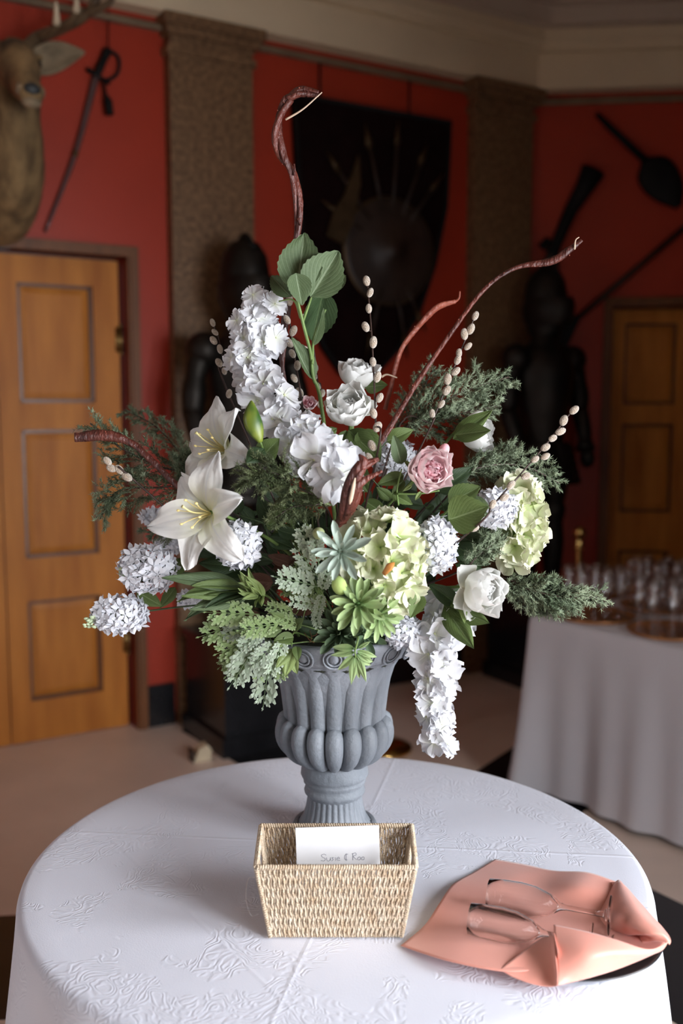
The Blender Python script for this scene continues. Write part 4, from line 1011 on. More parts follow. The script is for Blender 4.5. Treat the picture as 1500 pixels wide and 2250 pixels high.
# --- white peonies: cupped outer petals round a ruffled heart
po = [pm('petal', CREAM, .062, .066, rnd_p, .75, 1.45+.12*s, .003, 3, 9, 7, s*1.9) for s in range(4)]
pi_ = [pm('petal', CREAM, .044, .040, rnd_p, .7, 1.2+.3*s, .005, 5, 8, 6, s*2.3) for s in range(4)]
def peony(label, cx, cy, dia, Y, axis, leaves=(), spin=0, openness=0.0, guard=()):
    t, b = start('peony', label, 'flower', 'white peonies')
    sc = S(dia, Y)/.108; ax = Vector(axis).normalized(); c = at(cx, cy, Y) - ax*.030*sc; M = frame(c, ax, spin, sc)
    to_flower(t, b, c, ax, .004, STEM)
    for ring, (n, ti, r0, s0, ms) in enumerate(((5, .12, .010, 1.0, po), (5, .32, .008, .98, po), (5, .55, .006, .9, po), (6, .75+openness, .005, .98, pi_), (6, .95+openness, .003, .9, pi_), (5, 1.2, .001, .8, pi_))):
        for k in range(n): put(random.choice(ms), 'petal', t, around(M, 2*math.pi*(k+.5*ring+U(-.1, .1))/n, ti+U(-.06, .06), r0, .001*ring, s0*U(.95, 1.06)))
    MB().ball((0, 0, .022), .006, .006, .008).build('stamens', YEL, t, M)
    for g in guard: put(po[0], 'petal', t, around(M, g, -.55, .012, 0, .72))
    MB().lathe([(.003, -.012), (.010, -.004), (.014, .004)], 10).build('calyx', STEM, t, M)
    for lv in leaves: leaf_to(t, at(*lv[0]), at(*lv[1]), lv[2], lv[3], kind=lv[4] if len(lv) > 4 else 'leaf')
    return t
peony('open white peony near the top facing the viewer', 766, 890, 136, 1.86, (-.05, -.80, .60), guard=(2.6, .4), openness=-.15,
      leaves=[((765, 945, 1.88), (820, 985, 1.80), .75, LEAF), ((760, 945, 1.88), (745, 1010, 1.86), .8, LEAF), ((790, 945, 1.87), (832, 1000, 1.82), 1.0, LEAF), ((740, 940, 1.88), (700, 960, 1.84), .6, LEAF)])
peony('white peony at the very top behind the open one', 786, 820, 116, 2.02, (.10, -.35, .93), openness=.1, leaves=[((800, 850, 2.0), (845, 842, 1.96), .9, LEAF), ((770, 848, 2.0), (738, 860, 1.98), .6, LEAF)])
peony('white peony at the right turned away behind two dark leaves', 1050, 950, 124, 1.96, (.72, -.45, .15), leaves=[((995, 965, 1.92), (1068, 905, 1.86), .62, LEAF), ((1000, 955, 1.9), (1062, 940, 1.84), .8, LEAF)])
peony('white peony at the lower right facing right', 1066, 1297, 152, 1.78, (.55, -.80, .05), guard=(2.3, 3.6, 4.4),
      leaves=[((975, 1330, 1.84), (1065, 1362, 1.76), .7, LEAF), ((975, 1330, 1.84), (1035, 1410, 1.74), .62, LEAF), ((1000, 1325, 1.84), (960, 1290, 1.80), .8, LEAFD), ((1010, 1300, 1.84), (1022, 1345, 1.77), .5, LEAFL)])

# --- garden rose and pink bits
ro = [pm('petal', PINK, .046, .052, rnd_p, .7, 1.25+.1*s, .003, 3, 8, 6, s*1.9) for s in range(4)]
ri = [pm('petal', PINKIN, .034, .026, rnd_p, .6, .7+.2*s, .004, 5, 7, 6, s*2.1) for s in range(4)]
t, b = start('garden_rose', 'pale pink garden rose right of the centre', 'flower')
c = at(946, 1032, 1.76); ax = Vector((.35, -.92, .10)).normalized(); M = frame(c-ax*.026, ax, .5, 1.2)
to_flower(t, b, c, ax, .003)
for ring, (n, ti, r0, s0, ms) in enumerate(((5, .02, .008, 1.0, ro), (6, .22, .007, .97, ro), (6, .45, .006, .90, ro), (7, .85, .009, .95, ri), (8, .98, .006, .95, ri), (7, 1.1, .003, .92, ri), (4, 1.3, .001, .85, ri))):
    for k in range(n): put(random.choice(ms), 'petal', t, around(M, 2*math.pi*(k+.5*ring+U(-.12, .12))/n, ti+U(-.07, .07), r0, .0012*ring, s0*U(.94, 1.06)))
for q in ((905, 1065, 886, 1078), (925, 1080, 912, 1098), (905, 1030, 890, 1010)): leaf_to(t, at(q[0], q[1], 1.79), at(q[2], q[3], 1.78), .6, LEAFL, name='sepal')
bd = put(MB().ball((0, 0, 0), .010, .010, .014, 10, 7).mesh('rose_bud', PINKIN), 'rose_bud', t, frame(at(975, 990, 1.80), (.3, -.3, .9)))
for a in (0, 2, 4): put(leafmesh(LEAFL, kind='lance')[0], 'sepal', bd, frame(at(975, 1000, 1.80), (.3, -.3, .9), a, .02))
for q in ((900, 1010, 868, 960, .82, 1.76), (905, 1035, 832, 1060, .78, 1.78), (905, 1045, 862, 1085, .75, 1.79), (878, 1075, 905, 1105, .8, 1.79)):
    leaf_to(t, at(q[0]-18, q[1]+10, q[5]+.02), at(q[2], q[3], q[5]), q[4], LEAFG if q[3] < 1050 else LEAF, kind='toothed')
stem(t, [at(875, 1110, 1.80), at(872, 1075, 1.79), at(882, 1030, 1.78)], .002); stem(t, [at(872, 1085, 1.79), at(920, 1085, 1.79), at(965, 1078, 1.79)], .002)
t, b = start('pink_blossom', 'small pink blossom half hidden left of the open peony', 'flower')
c = at(678, 893, 2.0); M = frame(c, (.1, -.8, .5), 0, .55); to_flower(t, b, c, (.1, -.8, .5), .002)
for ring in range(3):
    for k in range(6): put(random.choice(ri if ring else ro), 'petal', t, around(M, 2*math.pi*(k+.5*ring)/6, .2+.4*ring, .006, 0, .9))

# --- pale green hydrangea heads: florets of four petals
hp = [pm('petal', GREENH, .031, .035, wide_p, .35, .15*(s-1), .0042, 3, 6, 6, s*1.7, .15) for s in range(5)]
heye = MB().ball((0, 0, .001), .0018, .0018, .0018, 6, 4).mesh('floret', LEAFL)
def hydrangea(label, cx, cy, w, h, Y, n, face, leaves=()):
    t, b = start('hydrangea', label, 'flower', 'pale green hydrangeas')
    c = at(cx, cy, Y); rx, rz = S(w, Y)/2-.016, S(h, Y)/2-.016; ry = min(rx, rz)*.9
    to_flower(t, b, c, (0, -1, .2), .004)
    MB().ball(c, rx*.6, ry*.6, rz*.6, 12, 8).build('flower_core', LEAFL, t)
    for i in range(n):
        z = 1-2*(i+.5)/n; a = i*2.39996; rr = math.sqrt(1-z*z); d = Vector((rr*math.cos(a), rr*math.sin(a), z))
        if d.dot(Vector(face)) < -.35: continue
        e = Vector((d.x*rx, d.y*ry, d.z*rz))*U(.85, 1.06); nr = Vector((d.x/rx, d.y/ry, d.z/rz)).normalized()
        M = frame(c+e, rand_dir(nr, .35), U(0, 6.28), U(.95, 1.25)); f = put(heye, 'floret', t, M)
        for k in range(4): put(random.choice(hp), 'petal', f, around(M, 2*math.pi*(k+U(-.1, .1))/4, U(.1, .75), .001, 0, U(.85, 1.12), U(-.2, .2)))
    for lv in leaves: leaf_to(t, at(*lv[0]), at(*lv[1]), lv[2], lv[3], kind='toothed')
hydrangea('large pale green hydrangea head above the urn rim', 842, 1228, 200, 230, 1.78, 50, (0, -1, .1), [((925, 1305, 1.76), (905, 1350, 1.72), .9, LEAF)])
hydrangea('pale green hydrangea head at the right side of the bouquet', 1138, 1148, 112, 206, 1.88, 36, (.2, -1, .1), [((1075, 1130, 1.80), (1000, 1085, 1.80), .8, LEAFG)])
put(MB().tube(curve([at(842, 1262, 1.665), at(855, 1246, 1.66), at(866, 1236, 1.665)], 6), [.004, .005, .006, .007, .006, .004, .001], 6, flat=.3).mesh('brown_bract', mat('rust_bract', (.50, .20, .04), .6)), 'brown_bract', bpy.data.objects['hydrangea'])
t, b = start('round_leaf_sprig', 'two broad round green leaves right of the pink rose', 'leaves')
stem(t, [b, at(985, 1120, 1.82), at(990, 1122, 1.80)], .0025)
leaf_to(t, at(985, 1142, 1.78), at(1066, 1112, 1.74), 1.45, LEAF, kind='toothed', var=0); leaf_to(t, at(985, 1105, 1.80), at(1052, 1068, 1.78), 1.1, LEAF, kind='toothed', var=1)

# --- hydrangea leaf branch at the top
t, b = start('leaf_branch', 'tall green stem with broad toothed hydrangea leaves at the top', 'leaves')
stem(t, [b, at(710, 920, 1.95), at(688, 830, 1.93), at(683, 780, 1.92), at(668, 720, 1.90), at(652, 655, 1.89)], .0042)
stem(t, [at(686, 800, 1.92), at(690, 740, 1.93), at(715, 680, 1.92)], .003); stem(t, [at(660, 700, 1.9), at(645, 660, 1.9), at(612, 662, 1.9)], .002); stem(t, [at(664, 710, 1.9), at(685, 650, 1.89)], .003)
leaf_to(t, at(652, 640, 1.89), at(668, 505, 1.90), 1.15, LEAFG, (.05, -1, .30), 'toothed', 0)
leaf_to(t, at(682, 652, 1.88), at(745, 545, 1.88), 1.25, LEAFG, (.10, -1, .12), 'toothed', 1)
leaf_to(t, at(640, 652, 1.91), at(592, 598, 1.93), 1.0, LEAFG, (0, -1, .3), 'toothed', 1)
leaf_to(t, at(650, 600, 1.86), at(668, 665, 1.84), 1.2, LEAFG, (.2, -.8, .6), 'toothed', 2)
leaf_to(t, at(712, 640, 1.93), at(690, 760, 1.97), .95, LEAFD, (.3, -1, .0), 'toothed', 1)
leaf_to(t, at(690, 835, 1.93), at(650, 740, 1.90), .62, LEAFG, (.7, -.8, .1), 'toothed', 0)
leaf_to(t, at(690, 760, 1.92), at(718, 680, 1.90), .35, LEAFG, (.7, -.8, .1), 'toothed', 0)
leaf_to(t, at(735, 640, 1.95), at(760, 600, 1.97), .7, LEAFG, (0, -1, .2), 'toothed', 0)

# --- filler leaves in the shaded heart of the bouquet
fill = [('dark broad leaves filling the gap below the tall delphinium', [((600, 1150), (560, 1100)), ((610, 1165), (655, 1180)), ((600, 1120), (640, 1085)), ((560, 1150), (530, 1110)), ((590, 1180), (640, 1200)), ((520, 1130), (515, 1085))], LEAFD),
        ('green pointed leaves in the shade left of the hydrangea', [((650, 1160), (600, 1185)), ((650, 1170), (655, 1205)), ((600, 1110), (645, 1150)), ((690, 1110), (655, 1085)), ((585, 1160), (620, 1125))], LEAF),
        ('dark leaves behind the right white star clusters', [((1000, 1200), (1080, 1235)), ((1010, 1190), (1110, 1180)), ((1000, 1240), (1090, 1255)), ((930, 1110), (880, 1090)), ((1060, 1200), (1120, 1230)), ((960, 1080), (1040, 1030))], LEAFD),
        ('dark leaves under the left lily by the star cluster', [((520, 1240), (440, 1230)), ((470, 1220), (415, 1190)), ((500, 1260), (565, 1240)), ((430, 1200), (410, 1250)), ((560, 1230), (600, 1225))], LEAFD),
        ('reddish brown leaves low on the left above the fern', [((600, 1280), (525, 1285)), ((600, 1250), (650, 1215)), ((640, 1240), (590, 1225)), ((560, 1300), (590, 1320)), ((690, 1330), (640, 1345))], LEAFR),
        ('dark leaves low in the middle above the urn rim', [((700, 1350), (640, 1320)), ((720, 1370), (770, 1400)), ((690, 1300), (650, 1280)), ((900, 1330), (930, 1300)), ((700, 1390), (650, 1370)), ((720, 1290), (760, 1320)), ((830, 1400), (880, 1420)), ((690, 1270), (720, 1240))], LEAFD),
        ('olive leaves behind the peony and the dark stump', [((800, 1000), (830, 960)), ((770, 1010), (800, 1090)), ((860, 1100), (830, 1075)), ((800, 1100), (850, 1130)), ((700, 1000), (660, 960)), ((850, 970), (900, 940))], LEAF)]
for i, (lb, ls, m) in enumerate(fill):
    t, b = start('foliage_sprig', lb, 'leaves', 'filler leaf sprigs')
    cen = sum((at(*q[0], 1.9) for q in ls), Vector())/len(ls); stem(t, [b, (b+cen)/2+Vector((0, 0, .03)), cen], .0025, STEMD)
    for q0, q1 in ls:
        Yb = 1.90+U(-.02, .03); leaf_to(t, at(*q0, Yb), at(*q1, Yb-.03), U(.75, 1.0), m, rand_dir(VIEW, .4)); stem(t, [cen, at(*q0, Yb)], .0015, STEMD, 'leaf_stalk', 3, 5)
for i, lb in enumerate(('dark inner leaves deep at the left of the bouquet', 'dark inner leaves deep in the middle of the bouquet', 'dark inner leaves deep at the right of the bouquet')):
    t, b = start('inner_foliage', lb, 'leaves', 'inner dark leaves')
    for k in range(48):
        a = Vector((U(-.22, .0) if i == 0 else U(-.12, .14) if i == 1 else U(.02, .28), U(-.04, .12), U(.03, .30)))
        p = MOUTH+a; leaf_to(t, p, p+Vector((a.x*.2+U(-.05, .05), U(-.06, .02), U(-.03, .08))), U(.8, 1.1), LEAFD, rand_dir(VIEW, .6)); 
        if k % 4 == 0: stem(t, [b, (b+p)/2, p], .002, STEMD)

# --- juniper / cedar sprays: a branch, side twigs and dense needles
def spray(label, path, Ys, wid, n_side, mt=NEEDLE, seed=1, nl=.0095, dens=1.25, flat=.45, taper=.8):
    rg = random.Random(seed); t, b = start('juniper_spray', label, 'greenery', 'juniper sprays')
    P = curve([at(x, y, Y) for (x, y), Y in zip(path, Ys)], 48)
    stem(t, [b, (b+P[0])/2+Vector((0, 0, .02))] + [P[i] for i in (0, 16, 32, 48)], .0022, TWIG, n=30)
    mb = MB()
    def needles(p, d, k):
        for _ in range(k):
            a = rg.uniform(0, 6.28); x = d.orthogonal().normalized(); y = d.cross(x)
            o = (x*math.cos(a)+y*math.sin(a)); nd = (o*.9+d*rg.uniform(.4, 1.1)).normalized(); L = nl*rg.uniform(.6, 1.15)
            s = nd.cross(o).normalized()*.00105; q = p+d*rg.uniform(-.003, .003); up = o*.0006
            mb.add([q-s, q+s, q+nd*L, q+up], [(0, 1, 2), (0, 2, 3), (3, 2, 1)])
    def twig(c, k):
        for i in range(len(c)-1):
            d = (c[i+1]-c[i]); l = d.length; d.normalize()
            for j in range(max(1, int(l/.0032*dens))): needles(c[i]+d*(l*j/max(1, int(l/.0032*dens))), d, k)
    twig(P[6:], 4)
    n_side = int(n_side*1.9)
    for i in range(n_side):
        u = .08+.90*(i+.5)/n_side; c = P[int(u*48)]; ax = (P[min(48, int(u*48)+2)]-P[max(0, int(u*48)-2)]).normalized()
        sg = 1 if i % 2 else -1; sd = ax.cross(Vector((0, 1, 0))).normalized()*sg
        L = wid*(1-taper*abs(u-.35)**.8)*rg.uniform(.6, 1.15); d = (ax*rg.uniform(.7, 1.1)+sd*rg.uniform(.55, .95)+Vector((0, rg.uniform(-1, .5)*flat, rg.uniform(-.2, .2)))).normalized()
        q = curve([c, c+d*L*.5+Vector((0, 0, rg.uniform(-.004, .004))), c+(d+ax*.35).normalized()*L], 10); twig(q, 4)
        for _ in range(6):
            c2 = q[rg.randint(2, 9)]; d2 = (d+Vector((rg.uniform(-1, 1), rg.uniform(-1, .6), rg.uniform(-1, 1)))*.8).normalized(); L2 = L*rg.uniform(.25, .5)
            twig([c2, c2+d2*L2*.5, c2+d2*L2], 4)
    o = mb.build('needles', mt, t); o['kind'] = 'stuff'
    return t
spray('juniper spray at the far left with its tips drooping low', [(430, 1085), (360, 1075), (290, 1070), (245, 1090), (220, 1140)], [1.93, 1.92, 1.9, 1.9, 1.9], .06, 16, seed=2)
spray('juniper spray at the left reaching up under the curly branch', [(440, 1060), (370, 1030), (300, 1010), (250, 970), (198, 930)], [1.97, 1.96, 1.95, 1.94, 1.94], .065, 18, seed=3)
spray('darker juniper spray rising behind the left lily', [(460, 1040), (410, 1010), (370, 960), (330, 930), (275, 900)], [2.1, 2.12, 2.14, 2.15, 2.16], .055, 16, seed=4)
spray('short juniper spray beside the left lily', [(430, 1110), (405, 1060), (400, 1020), (395, 1005)], [1.9, 1.9, 1.9, 1.9], .04, 8, seed=5)
spray('low dark juniper spray above the left star cluster', [(440, 1140), (400, 1150), (360, 1160), (325, 1170)], [2.0, 2.0, 2.0, 2.0], .045, 10, seed=6)
spray('olive cedar spray in the centre under the delphinium', [(720, 1120), (670, 1080), (620, 1050), (580, 1035), (525, 1050)], [1.82, 1.78, 1.75, 1.74, 1.74], .065, 20, NEEDLE2, 7, .0085, 1.15)
spray('olive cedar spray drooping in the dark heart of the bouquet', [(740, 1110), (690, 1110), (640, 1115), (605, 1140)], [1.84, 1.80, 1.78, 1.77], .055, 14, NEEDLE2, 8, .0085, 1.1)
spray('juniper spray fanning out at the upper right', [(880, 960), (930, 910), (985, 880), (1040, 850), (1118, 828)], [2.02, 2.02, 2.02, 2.02, 2.02], .075, 22, seed=9)
spray('juniper spray pointing up behind the curly branch at the right', [(860, 960), (890, 920), (920, 870), (955, 805)], [2.06, 2.06, 2.06, 2.06], .06, 14, seed=10)
spray('juniper spray low behind the right peony leaves', [(880, 930), (950, 930), (1010, 910), (1100, 890)], [2.0, 2.0, 2.0, 2.0], .06, 16, seed=11)
spray('juniper spray in the middle right above the hydrangea', [(990, 1060), (1050, 1030), (1110, 1020), (1170, 1030), (1230, 1062)], [1.92, 1.93, 1.94, 1.95, 1.96], .062, 18, seed=12)
spray('juniper spray pointing at the upper right corner armour', [(1010, 1060), (1050, 1030), (1090, 1010), (1125, 985)], [1.95, 1.96, 1.97, 1.98], .05, 12, seed=13)
spray('long juniper spray reaching out at the lower right', [(1085, 1270), (1140, 1290), (1195, 1300), (1250, 1315), (1320, 1312)], [1.90, 1.88, 1.86, 1.85, 1.85], .062, 24, seed=14, dens=1.15)
spray('short juniper spray drooping beside the lower right peony', [(1100, 1290), (1150, 1320), (1200, 1330), (1265, 1342)], [1.9, 1.88, 1.87, 1.86], .045, 12, seed=15)
spray('small juniper spray above the lower right peony', [(1010, 1255), (1045, 1225), (1075, 1200), (1098, 1172)], [1.84, 1.83, 1.83, 1.84], .045, 12, seed=16)

# --- pussy willow
cat_m = [MB().ball((0, 0, .009), .0072, .0065, .0105, 12, 9).mesh('catkin', CATKIN) for _ in range(1)]
def willow(label, path, Ys, beads, sc=1.0):
    t, b = start('pussy_willow', label, 'twig', 'pussy willow twigs')
    P = curve([at(x, y, Y) for (x, y), Y in zip(path, Ys)], 40)
    stem(t, [b] + [P[i] for i in (0, 10, 20, 30, 40)], .0021, TWIG, n=40)
    for i, (bx, by) in enumerate(beads):
        k = min(range(41), key=lambda q: abs(P[q].z-at(bx, by, P[q].y).z)+abs(P[q].x-at(bx, by, P[q].y).x)); Y = P[k].y-.004
        c = at(bx, by, Y); ax = (P[min(40, k+1)]-P[max(0, k-1)]).normalized(); out = (c-P[k]); out.y = 0
        d = (ax*1.0+out.normalized()*.45 if out.length > .002 else ax)
        s = sc*U(.88, 1.12); co = put(cat_m[0], 'catkin', t, frame(c-d.normalized()*.009*s, d, U(0, 6), s))
        MB().tube([P[k]-ax*.004, c-d.normalized()*.008*s], .0012, 5).build('scale', TWIG, co)
willow('pussy willow twig standing straight up right of the centre', [(828, 1000), (824, 900), (818, 760), (806, 610)], [1.80, 1.84, 1.88, 1.92],
       [(805, 617), (813, 643), (810, 678), (803, 718), (820, 752), (819, 795), (829, 828), (834, 874), (820, 908), (829, 938), (817, 979), (810, 1006)])
willow('pussy willow twig leaning right below the long curly branch', [(930, 970), (960, 900), (1000, 800), (1045, 690)], [1.92, 1.93, 1.94, 1.95],
       [(1044, 694), (1034, 723), (1020, 734), (1028, 761), (1008, 776), (1005, 791), (1001, 816), (983, 833), (981, 858), (969, 888), (949, 909)])
willow('pussy willow twig crossing the right hydrangea', [(1030, 1170), (1100, 1090), (1180, 1000), (1262, 895)], [1.76, 1.77, 1.80, 1.84],
       [(1261, 901), (1238, 924), (1231, 948), (1214, 963), (1198, 983), (1198, 1003), (1175, 1009), (1155, 1046), (1122, 1066), (1108, 1093), (1082, 1108), (1056, 1132), (1042, 1161)], .95)
willow('pussy willow twig beside the tall delphinium', [(665, 900), (655, 830), (640, 740), (634, 655)], [1.94, 1.95, 1.96, 1.97],
       [(636, 660), (630, 702), (644, 727), (635, 753), (642, 777), (653, 803), (646, 831), (658, 862)])
willow('thin pussy willow twig at the left before the dark pilaster', [(500, 860), (492, 800), (480, 745), (466, 706)], [2.0, 2.0, 2.0, 2.0],
       [(467, 709), (472, 730), (469, 748), (483, 767), (481, 797), (493, 815), (503, 865)], .85)
willow('shaded pussy willow twig behind the leaf branch', [(708, 900), (695, 820), (685, 740), (665, 690)], [2.08, 2.08, 2.08, 2.08],
       [(672, 770), (677, 792), (692, 806), (690, 825), (698, 848), (708, 864), (703, 890), (668, 700)], .9)
willow('short pussy willow twig among the left juniper', [(300, 1060), (270, 1040), (250, 1028), (232, 1010)], [1.86, 1.86, 1.86, 1.86], [(236, 1013), (245, 1029), (262, 1032), (279, 1048)])

# --- curly red-brown branches
def branch(label, path, Ys, rad, m=WOODR, flat=1.0, twigs=(), strands=1, name='curly_branch'):
    t, b = start(name, label, 'branch', 'curly red branches')
    pts = [at(x, y, Y) for (x, y), Y in zip(path, Ys)]; N = 16*(len(pts)-1); P = curve(pts, N)
    rr = curve([(r, 0, 0) for r in rad], N)
    for s in range(strands):
        ph = 6.28*s/strands; Q = []
        for i, p in enumerate(P):
            d = (P[min(N, i+1)]-P[max(0, i-1)]).normalized(); x = d.orthogonal().normalized(); y = d.cross(x); o = rr[i].x*.55 if strands > 1 else 0
            Q.append(p+(x*math.cos(ph+i*.10)+y*math.sin(ph+i*.10))*o)
        R_ = [q.x*(.72 if strands > 1 else 1)*(1+.16*mnoise.noise(Vector((i*.7, s*3, 1)))) for i, q in enumerate(rr)]
        MB().tube(Q, R_, 9, flat=flat, ridge=.16, twist=.05).build('strand' if strands > 1 else 'stem', m, t)
    for tw, r, mm in twigs:
        c = curve([at(*q) for q in tw], 14); MB().tube(c, [r*(1-.5*i/14) for i in range(15)], 6).build('twiglet', mm, t)
    k = MB()
    for i in range(4, N-2, 7): k.ball(P[i]+Vector((U(-1, 1), -.6, U(-1, 1)))*rr[i].x*.9, .0012, .0012, .0016, 5, 4)
    o = k.build('bark_buds', WOODO, t); o['kind'] = 'stuff'
    return t
branch('tall curly red branch rising highest with a hooked tip', [(622, 850), (620, 760), (640, 600), (655, 480), (645, 390), (618, 340), (608, 290), (622, 235), (655, 203), (700, 206)],
       [2.0, 2.0, 1.99, 1.98, 1.97, 1.96, 1.95, 1.95, 1.95, 1.95], [.0065, .0065, .007, .0075, .008, .009, .0095, .0085, .0085, .005], strands=2,
       twigs=[([(627, 263, 1.945), (665, 240, 1.94), (707, 203, 1.945)], .0022, CUT), ([(646, 385, 1.96), (647, 372, 1.955), (646, 360, 1.955)], .003, WOODR), ([(654, 480, 1.97), (660, 495, 1.97)], .003, WOODR)])
branch('long thin curly branch sweeping up to the right', [(800, 1020), (850, 950), (910, 850), (985, 740), (1060, 640), (1130, 590), (1210, 575), (1250, 550), (1278, 528)],
       [1.86, 1.88, 1.92, 1.94, 1.95, 1.96, 1.96, 1.96, 1.96], [.006, .0052, .0048, .0042, .004, .004, .0075, .0065, .003], twigs=[([(1262, 548, 1.955), (1264, 528, 1.95), (1272, 521, 1.95)], .0018, CUT)])
branch('short rust coloured curly branch bending to the right', [(845, 900), (858, 850), (880, 770), (920, 715), (960, 675), (1000, 662)], [2.1, 2.1, 2.1, 2.1, 2.1, 2.1], [.0045, .0045, .005, .0055, .0065, .004], WOODO,
       twigs=[([(998, 664, 2.1), (1008, 655, 2.1), (1010, 640, 2.1)], .003, WOODO), ([(838, 828, 2.08), (850, 823, 2.08), (872, 830, 2.08)], .0025, CUT)])
branch('curly red branch with a thick blunt tip pointing left', [(425, 1090), (390, 1068), (330, 1010), (290, 975), (235, 958), (165, 962)], [1.84, 1.85, 1.86, 1.87, 1.87, 1.87], [.006, .006, .006, .0065, .0105, .009], flat=.8)
t = branch('thick cut curly stump splitting in the middle of the bouquet', [(745, 1150), (765, 1110), (780, 1070), (788, 1035), (805, 1020), (832, 1008)], [1.74, 1.71, 1.69, 1.68, 1.68, 1.68], [.011, .012, .011, .0085, .006, .003], strands=2)
for q, r in (([(752, 1140, 1.72), (762, 1080, 1.69), (778, 1040, 1.68), (798, 1015, 1.68), (788, 998, 1.68)], (.008, .0085, .008, .009, .0015)), ([(762, 1130, 1.71), (780, 1075, 1.68), (800, 1055, 1.68), (840, 1035, 1.68)], (.006, .008, .006, .002))):
    c = curve([at(*p) for p in q], 20); rr = curve([(x, 0, 0) for x in r], 20)
    MB().tube(c, [x.x for x in rr], 8, ridge=.2).build('split_limb', WOODR, t)
MB().tube(curve([at(768, 1108, 1.672), at(774, 1080, 1.665), at(780, 1050, 1.66)], 8), [.001, .003, .0035, .0035, .0035, .003, .003, .002, .001], 6, flat=.5).build('bare_wood', CUT, t)

# --- succulents
def rosette(label, cx, cy, r, Y, axis, m, n, sc0=1.0, rings=((.15, 1.0), (.55, .82), (1.0, .55)), wid=.27):
    t, b = start('succulent', label, 'succulent', 'succulent rosettes')
    c = at(cx, cy, Y); rad = S(r, Y); M = frame(c, axis, U(0, 6), 1); to_flower(t, b, c-Vector(axis).normalized()*.02, axis, .003, STEM)
    lf = [petal(rad, rad*wid, suc_p, .5, .25+.15*s, 0, 2, 7, 4, s, .3) for s in range(2)]
    ms = []
    for q in lf:
        ms.append(q.mesh('leaf', m))
    for i, (ti, s) in enumerate(rings):
        k_n = max(4, int(n*(1-.22*i)))
        for k in range(k_n): put(random.choice(ms), 'leaf', t, around(M, 2*math.pi*(k+.5*i+U(-.1, .1))/k_n, ti+U(-.1, .1), .003, .003*i, s*U(.9, 1.08)))
    MB().ball((0, 0, .008), .004, .004, .005).build('heart', m, t, M)
rosette('grey blue succulent rosette left of the large hydrangea', 748, 1212, 70, 1.70, (-.12, -.97, .2), SUCG, 9, wid=.26)
rosette('bright green succulent rosette under the large hydrangea', 786, 1328, 64, 1.70, (0, -.95, .3), SUCL, 11, rings=((-.1, 1.0), (.3, .9), (.7, .7), (1.1, .45)), wid=.30)
rosette('second bright green succulent rosette facing right', 832, 1352, 56, 1.72, (.55, -.8, .0), SUCL, 10, rings=((-.1, 1.0), (.3, .9), (.8, .65)), wid=.28)
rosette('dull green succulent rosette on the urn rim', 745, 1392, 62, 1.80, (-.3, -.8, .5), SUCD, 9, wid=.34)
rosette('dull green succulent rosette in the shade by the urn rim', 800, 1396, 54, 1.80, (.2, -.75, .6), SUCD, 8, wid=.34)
t, b = start('succulent_sprig', 'green leafy sprig hanging over the front of the urn', 'succulent')
c0 = at(783, 1398, 1.76); c1 = at(780, 1430, 1.74); stem(t, [b, c0, c1, at(781, 1445, 1.745)], .0022, STEM)
for (x0, y0, x1, y1, w) in ((778, 1425, 728, 1418, .9), (776, 1432, 724, 1438, .8), (778, 1440, 738, 1480, .75), (780, 1440, 774, 1508, .8), (783, 1440, 802, 1502, .75), (785, 1436, 826, 1462, .8), (784, 1430, 832, 1448, .75),
                            (786, 1424, 812, 1408, .9), (781, 1440, 790, 1502, .7), (784, 1436, 818, 1474, .75), (779, 1432, 748, 1444, .7)):
    leaf_to(t, at(x0, y0, 1.745), at(x1, y1, 1.74), w*.62, SUCL, rand_dir(VIEW, .35))
t, b = start('bud_sprig', 'small pale green round bud at the edge of the hydrangea', 'flower bud')
c = at(700, 1172, 1.74); stem(t, [b, at(710, 1230, 1.80), c], .002); MB().ball(c, .011, .010, .011, 12, 8).build('bud', mat('pale_green_bud', (.40, .46, .22), .5), t)
c = at(748, 1300, 1.70)
pb = put(MB().ball((0, 0, .012), .014, .012, .018, 12, 8).mesh('bud', GREENH), 'bud', t, frame(c, (-.2, -.3, 1)))

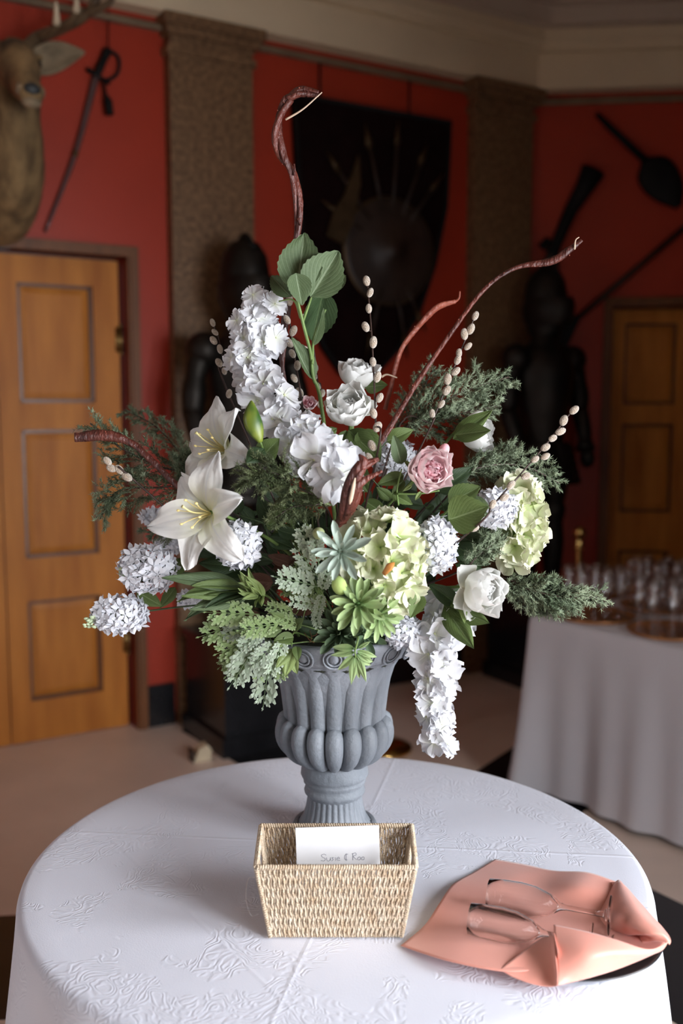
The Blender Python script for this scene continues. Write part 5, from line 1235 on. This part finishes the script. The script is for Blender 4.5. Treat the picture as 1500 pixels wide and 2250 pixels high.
# --- dusty miller and fern fronds
def frond_mesh(m, L=1.0, n=6, W=.40, seed=0, lob=2):
    rg = random.Random(seed); mb = MB()
    mb.tube(curve([(0, 0, 0), (.5, 0, .03), (1, 0, -.05)], 10), [.014-.010*i/10 for i in range(11)], 5)
    for i in range(n):
        u = .12+.86*i/(n-1); w = W*math.sin(math.pi*(.18+.76*u)**.9)*rg.uniform(.85, 1.1)
        for s in ((-1, 1) if i < n-1 else (0,)):
            base = Vector((u*.97, 0, .03*math.sin(math.pi*u)-.05*u*u)); d = Vector((.62, s*.8, rg.uniform(-.12, .2))).normalized() if s else Vector((1, 0, 0))
            sd = Vector((-d.y, d.x, 0)); up = Vector((0, 0, 1))
            k = lob
            for j in range(-k, k+1):                    # fan of rounded lobes at the end of each leaflet
                a = j*.52; dd = (d*math.cos(a)+sd*math.sin(a)); st = base+d*w*(.34+.10*(k-abs(j))); ll = w*(.50-.08*abs(j)); ww = w*.10
                ss = Vector((-dd.y, dd.x, 0)); bz = up*rg.uniform(.01, .06)
                b0 = len(mb.v); mb.add([st-ss*ww*.55, st+ss*ww*.55, st+dd*ll*.65+ss*ww+bz*.6, st+dd*ll+ss*ww*.45+bz*.3, st+dd*ll-ss*ww*.45+bz*.3, st+dd*ll*.65-ss*ww+bz*.6], [(0, 1, 2, 5), (5, 2, 3, 4)])
                for q, uu in enumerate((.2, .2, .7, 1, 1, .7)): mb.uv[b0+q] = (uu, .5)
            b0 = len(mb.v); mb.add([base-sd*w*.10, base+sd*w*.10, base+d*w*.48+sd*w*.12+up*.02, base+d*w*.62+up*.03, base+d*w*.48-sd*w*.12+up*.02], [(0, 1, 2, 3), (0, 3, 4)])
            for q in range(5): mb.uv[b0+q] = (.3, .5)
    return mb.mesh('frond', m, False)
fr = {'d': [frond_mesh(DUSTY, seed=s) for s in range(3)], 'g': [frond_mesh(DUSTY2, seed=10+s) for s in range(3)]}
def fern(label, kind, fronds, name='dusty_miller', cat='fern leaves'):
    t, b = start(name, label, cat, 'dusty miller and fern')
    c = at(*fronds[0][0], fronds[0][2]); stem(t, [b, (b+c)/2+Vector((0, -.02, .02)), c], .002)
    for q0, q1, Y, dY, w in fronds:
        a, e = at(*q0, Y), at(*q1, Y+dY); x = e-a; L_ = x.length; x.normalize(); n = rand_dir(VIEW, .25); n = (n-x*n.dot(x)).normalized(); y = n.cross(x)
        M = Matrix((x*L_, y*L_*w*.8, n*L_)).transposed().to_4x4(); M.translation = a
        put(random.choice(fr[kind]), 'frond', t, M)
        if (a-c).length > .01: stem(t, [c, a], .0012, STEM, 'frond_stalk', 3, 5)
fern('frosty dusty miller fronds hanging down left of the urn', 'd', [((600, 1420), (575, 1560), 1.80, 0, .9), ((575, 1400), (500, 1515), 1.80, 0, .9), ((610, 1410), (545, 1470), 1.78, 0, 1.0), ((585, 1380), (520, 1430), 1.79, -.01, 1.0), ((625, 1400), (590, 1490), 1.78, 0, 1.0), ((560, 1370), (480, 1400), 1.81, 0, 1.0)])
fern('frosty dusty miller fronds left of the grey succulent', 'd', [((700, 1290), (598, 1265), 1.76, -.02, 1.1), ((700, 1270), (645, 1195), 1.77, -.02, 1.0), ((700, 1230), (655, 1150), 1.76, 0, 1.1), ((705, 1300), (725, 1240), 1.74, -.01, 1.0), ((700, 1330), (630, 1320), 1.76, -.02, 1.0), ((690, 1340), (700, 1385), 1.76, -.02, 1.1), ((710, 1300), (695, 1360), 1.74, 0, 1.0), ((700, 1240), (690, 1175), 1.75, 0, 1.2)])
fern('green fern fronds fanning out to the lower left', 'g', [((560, 1360), (432, 1400), 1.82, 0, .9), ((570, 1350), (447, 1345), 1.80, 0, 1.0), ((580, 1390), (470, 1440), 1.81, 0, 1.0), ((570, 1400), (492, 1490), 1.82, 0, .9), ((620, 1370), (520, 1385), 1.77, -.01, 1.1), ((600, 1440), (560, 1500), 1.80, 0, 1.0), ((620, 1420), (615, 1500), 1.79, 0, 1.0), ((550, 1400), (478, 1470), 1.84, 0, .8)], 'fern')
fern('green fern fronds behind the succulents', 'g', [((680, 1300), (610, 1300), 1.80, -.01, 1.0), ((690, 1260), (640, 1240), 1.80, 0, 1.0), ((660, 1380), (600, 1350), 1.78, 0, 1.1), ((700, 1350), (670, 1290), 1.78, 0, 1.0), ((650, 1350), (580, 1330), 1.79, 0, 1.0)], 'fern')
t, b = start('parsley_sprig', 'glossy lobed green leaves lying on the left of the urn rim', 'leaves')
stem(t, [b, at(650, 1390, 1.84), at(640, 1420, 1.80)], .002)
for (x0, y0, x1, y1, w) in ((640, 1425, 625, 1485, .8), (640, 1425, 645, 1482, .7), (640, 1425, 608, 1465, .7), (645, 1400, 610, 1400, .9), (640, 1395, 595, 1425, .6), (640, 1385, 655, 1360, .8), (640, 1375, 600, 1350, .7), (650, 1420, 655, 1440, .9), (620, 1380, 585, 1400, .7)):
    leaf_to(t, at(x0, y0, 1.79), at(x1, y1, 1.76), w, random.choice((LEAF, LEAFL, LEAF)), rand_dir(VIEW, .3))
# --- strap-leaved pick at the left
t, b = start('strap_leaf_pick', 'fan of long dark strap leaves pointing left', 'leaves')
stem(t, [b, at(600, 1320, 1.88), at(545, 1300, 1.82)], .003)
for (x0, y0, x1, y1, w, m) in ((530, 1285, 366, 1243, .42, LEAFG), (540, 1295, 392, 1268, .36, LEAF), (535, 1300, 405, 1295, .36, LEAF), (545, 1305, 392, 1312, .36, LEAFG), (545, 1310, 420, 1328, .4, LEAFG), (540, 1300, 455, 1300, .45, LEAFD), (530, 1290, 440, 1262, .4, LEAF)):
    leaf_to(t, at(x0, y0, 1.82), at(x1, y1, 1.76), w, m, rand_dir((0, -.7, .7), .25))
for k in range(14): leaf_to(t, at(575+U(-8, 8), 1310+U(-6, 6), 1.79), at(545+U(-22, 30), 1300+U(-30, 26), 1.745), .42, LEAFL, rand_dir(VIEW, .4), name='short_leaf')
# --- rootlets trailing at the rim
t, b = start('moss_rootlets', 'thin brown rootlets trailing over the urn rim', 'rootlets')
for q in ([(668, 1390), (675, 1400), (682, 1408), (690, 1412)], [(680, 1385), (684, 1400), (680, 1412)], [(684, 1398), (694, 1395), (700, 1385)]):
    MB().tube(curve([at(x, y, 1.845) for x, y in q], 10), .0009, 5).build('rootlet', mat('brown_rootlet', (.16, .07, .03), .7), t)
